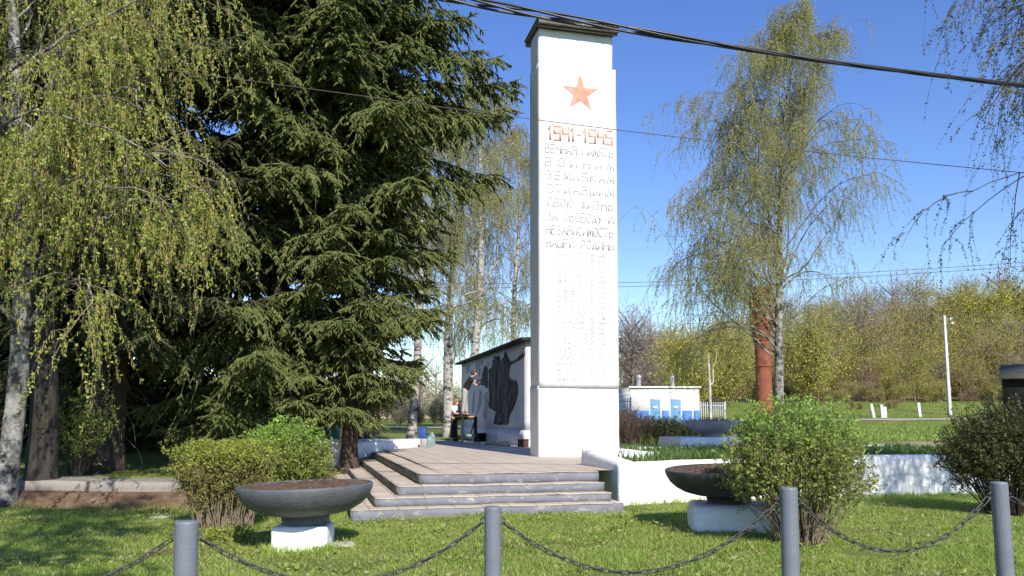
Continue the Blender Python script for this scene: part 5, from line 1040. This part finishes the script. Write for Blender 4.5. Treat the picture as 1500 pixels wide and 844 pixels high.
def fence(label, px0, px1, Y, h):
    x0, x1 = gx(px0, Y), gx(px1, Y); t = thing('picket_fence', label, 'fence', (x0, Y, tz(x0, Y)), 0, 'grey picket fences beside the hut'); w = x1 - x0; mb = MB()
    for k in range(int(w / .16) + 1): mb.box(k * .16, -.015, .1, k * .16 + .055, .015, h)
    mb.build('pickets', M['fence'], t); 
    for zq in (.35, h - .3): mb = MB(); mb.box(0, .016, zq, w, .05, zq + .06); mb.build('rail', M['fence'], t)
    for k in np.linspace(0, w, max(2, int(w / 2.2))):
        mb = MB(); mb.box(k - .04, .051, -.1, k + .04, .13, h + .05); mb.build('post', M['fence'], t)
fence('grey picket fence left of the white brick hut', 905, 924, 57, 2.0); fence('grey picket fence right of the white brick hut', 1026, 1062, 61.5, 1.75)
# rusty water tower
Yt = 62; tx = gx(1119, Yt); z0 = tz(tx, Yt); wt = thing('water_tower', 'rusty brown water tower of iron plate behind the birch', 'water tower', (tx, Yt, z0)); zt0 = at(1119, 421, Yt).z - z0; zn = at(1119, 500, Yt).z - z0
mb = MB(); mb.lathe([(.62, -.2), (.60, zn - 1.2), (.66, zn)], 28); mb.build('column', M['rust'], wt, smooth=True)
mb = MB(); mb.lathe([(.66, zn - .002), (.95, zn + 1.3), (.98, zn + 1.34), (.96, zt0 - .1), (1.0, zt0 - .06), (1.0, zt0), (.02, zt0 + .12)], 32); mb.build('tank', M['rust'], wt, smooth=True)
for zr in (zn - 2.0, zn + .02, zn + 1.3):
    r_ = .63 if zr < zn - .5 else (.69 if zr < zn + .5 else .99); mb = MB(); mb.lathe([(r_ - .02, zr), (r_ + .03, zr + .01), (r_ + .03, zr + .09), (r_ - .02, zr + .10)], 28); mb.build('band', M['rust'], wt, smooth=True)
# thin pale pole with a dead branch
px_, Yp = 1040, 52; xp = gx(px_, Yp); zz0 = tz(xp, Yp); pt_ = at(1038, 517, Yp).z - zz0
pl = thing('wooden_pole', 'thin pale wooden pole right of the white brick hut', 'pole', (xp, Yp, zz0)); mb = MB(); mb.tube([(0, 0, -.2), (.0, 0, pt_ * .5), (-.08, 0, pt_)], [.09, .08, .06], 10); mb.build('shaft', M['pole'], pl, smooth=True)
mb = MB(); mb.tube([(-.02, 0, pt_ * .55), (.25, .05, pt_ * .62), (.22, .05, pt_ * .8), (.42, 0, pt_ * .9), (.5, 0, pt_ * 1.05)], [.04, .035, .03, .025, .015], 6); mb.build('branch', M['pole'], pl, smooth=True)
# concrete pole
Yk = 74; xk = gx(1390, Yk); zk = at(1390, 606, Yk).z; kt = at(1383, 462, Yk); kp = thing('concrete_pole', 'pale concrete power pole standing before the wooded hill', 'pole', (xk, Yk, zk)); tp = kt - Vector((xk, Yk, zk))
mb = MB(); mb.hexa([(-.15, -.14, -.8), (.15, -.14, -.8), (.15, .14, -.8), (-.15, .14, -.8), (tp.x - .1, -.09, tp.z), (tp.x + .1, -.09, tp.z), (tp.x + .1, .09, tp.z), (tp.x - .1, .09, tp.z)]); mb.build('shaft', M['pole'], kp, bevel=.02)
mb = MB(); mb.tube([(tp.x, -.1, tp.z - .35), (tp.x + .75, -.1, tp.z - .35)], .03, 6); mb.build('bracket', M['fence'], kp); mb = MB(); mb.lathe([(0, -.1), (.07, -.08), (.09, 0), (.06, .08), (.09, .1), (.05, .2), (0, .21)], 12, 0, (tp.x + .5, -.12, tp.z - .42)); mb.build('insulator', M['white_paint'], kp, smooth=True)
mb = MB(); mb.lathe([(0, 0), (.14, .01), (.12, .18), (0, .2)], 12, 0, (tp.x + .65, -.1, tp.z - .85)); mb.build('lamp', M['white_paint'], kp, smooth=True)
# white marker stakes on the bank
for k, (pa, pb, lb) in enumerate([((1276, 592), (1281, 613), 'leaning white stake, leftmost on the grassy bank'), ((1291, 593), (1293, 615), 'upright white stake second from left on the grassy bank'), ((1296, 596), (1297, 615), 'shorter white stake close to the right of another stake on the bank'), ((1345, 590), (1348, 611), 'white stake standing alone on the bank left of the concrete pole')]):
    Y = 71 if k != 3 else 71.6; a = at(*pa, Y); b_ = at(*pb, Y); zb = tz(b_.x, Y); mb = MB(); d = a - b_
    mb.hexa([(-.13, -.1, -.3), (.13, -.1, -.3), (.13, .1, -.3), (-.13, .1, -.3), (d.x - .11, -.08, a.z - zb), (d.x + .11, -.08, a.z - zb), (d.x + .11, .08, a.z - zb), (d.x - .11, .08, a.z - zb)]); o = mb.build('white_stake', M['white_paint'], bevel=.015); o.location = (b_.x, Y, zb); tag(o, lb, 'stake', 'white stakes on the bank')
# dark shed at the right edge
Ys = 46; xs0 = gx(1468, Ys); zs = tz(xs0, Ys); sh = thing('timber_shed', 'dark tarred shed with mossy roof at the right edge', 'shed', (xs0, Ys, zs), R(-33)); ze = at(1470, 556, Ys).z - zs
mb = MB(); mb.box(0, 0, -.2, 5.5, 4, ze); mb.build('wall', M['shed'], sh)
mb = MB(); mb.hexa([(-.15, -.35, ze - .02), (5.7, -.35, ze - .02), (5.7, 4.2, ze + 1.0), (-.15, 4.2, ze + 1.0), (-.15, -.35, ze + .06), (5.7, -.35, ze + .06), (5.7, 4.2, ze + 1.08), (-.15, 4.2, ze + 1.08)]); mb.build('roof', M['shed_roof'], sh)
# teal and blue things glimpsed behind the trees at left
xq = gx(481, 27); mb = MB(); mb.box(-.35, -.3, 0, .35, .3, 1.05); mb.box(-.38, -.33, 1.051, .38, .33, 1.12); mb.box(-.30, -.318, .15, .30, -.301, .95); o = mb.build('teal_box', M['teal'], bevel=.02); o.location = (xq, 27, .55); tag(o, 'teal metal box glimpsed between the bright bush and the spruce trunk', 'box')
xq = gx(97, 48); bs_ = thing('blue_hut', 'small blue hut glimpsed through the leaves at far left', 'hut', (xq, 48, tz(xq, 48))); mb = MB(); mb.box(-1.6, -1, 0, 1.6, 1, 1.9); mb.build('wall', M['blue_dado'], bs_, bevel=.02); mb = MB(); mb.box(-1.75, -1.2, 1.901, 1.75, 1.2, 2.0); mb.build('roof', M['roof'], bs_)

# ================================================================== overhead lines
def wire(label, pts, r_, m, name='overhead_wire', group='overhead wires', n=50):
    pts = np.array([tuple(p) for p in pts]); t = np.linspace(0, len(pts) - 1, n); from_ = range(len(pts)); C = np.stack([np.interp(t, from_, pts[:, c]) for c in range(3)], 1)
    k = np.ones(7) / 7; S2 = C.copy(); 
    for c in range(3): S2[3:-3, c] = np.convolve(C[:, c], k, 'valid')
    mb = MB(); mb.tube(S2, r_, 6); return tag(mb.build(name, m, smooth=True), label, 'wire', group)
Yc = 9.0; cp_ = [at(px, py, Yc + (px - 750) / 750 * .6) for px, py in ((-300, -230), (300, -78), (560, -24), (680, 1), (800, 23), (1000, 57), (1200, 89), (1400, 114), (1500, 126), (1800, 158), (2200, 190))]
P0 = np.array([tuple(p) for p in cp_]); seg = np.linspace(0, len(P0) - 1, 700); C = np.stack([np.interp(seg, range(len(P0)), P0[:, c]) for c in range(3)], 1)
k = np.ones(41) / 41
for c in range(3): C[20:-20, c] = np.convolve(C[:, c], k, 'valid')
arc = np.concatenate([[0], np.cumsum(np.linalg.norm(np.diff(C, axis=0), axis=1))]); tg = unit(np.gradient(C, axis=0)); up = np.cross(unit(np.cross(tg, np.array([0, 0, 1.]))), tg); sd = np.cross(tg, up)
cab = thing('power_cable', 'thick black twisted power cable crossing the sky in front of the pillar', 'cable'); spread = .014 + .030 * sm(3.3, .2, C[:, 0])
for q_ in range(4):
    ph = arc * 2 * np.pi / 3.4 + q_ * np.pi / 2 + .4 * np.sin(arc); off = spread[:, None] * (up * np.cos(ph)[:, None] + sd * np.sin(ph)[:, None]); mb = MB(); mb.tube(C + off, .0145, 8); mb.build('strand', M['cable'], cab, smooth=True)
wire('thin reddish wire sloping across the sky below the thick cable', [at(px, py, 12 + (px - 750) * .001) for px, py in ((-200, 42), (160, 92), (440, 128), (660, 159), (905, 191), (1180, 222), (1440, 248), (1800, 280))], .006, M['wire'])
for dy, lb in ((0, 'upper of the two thin lines over the hill right of the birch'), (6, 'lower of the two thin lines over the hill right of the birch')):
    wire(lb, [at(px, py + dy, 58) for px, py in ((300, 412), (665, 416), (920, 415), (1240, 401), (1500, 385), (1900, 352))], .02, M['wire2'])
wire('thin line leaving the concrete pole to the left', [kt + Vector((0, -.1, -.1)), at(1300, 470, 76), at(1180, 470, 78), at(1000, 460, 80)], .016, M['wire2'])
wire('upper line from the concrete pole to the right edge', [kt + Vector((.1, -.1, -.1)), at(1440, 461, 72), at(1560, 448, 70)], .016, M['wire2'])
wire('lower line from the concrete pole to the right edge', [kt + Vector((.5, -.12, -.35)), at(1440, 474, 72), at(1560, 477, 70)], .016, M['wire2'])
wire('slack line dropping from the concrete pole into the trees', [kt + Vector((0, -.1, -.5)), at(1335, 490, 76), at(1285, 506, 78), at(1255, 508, 80)], .016, M['wire2'])
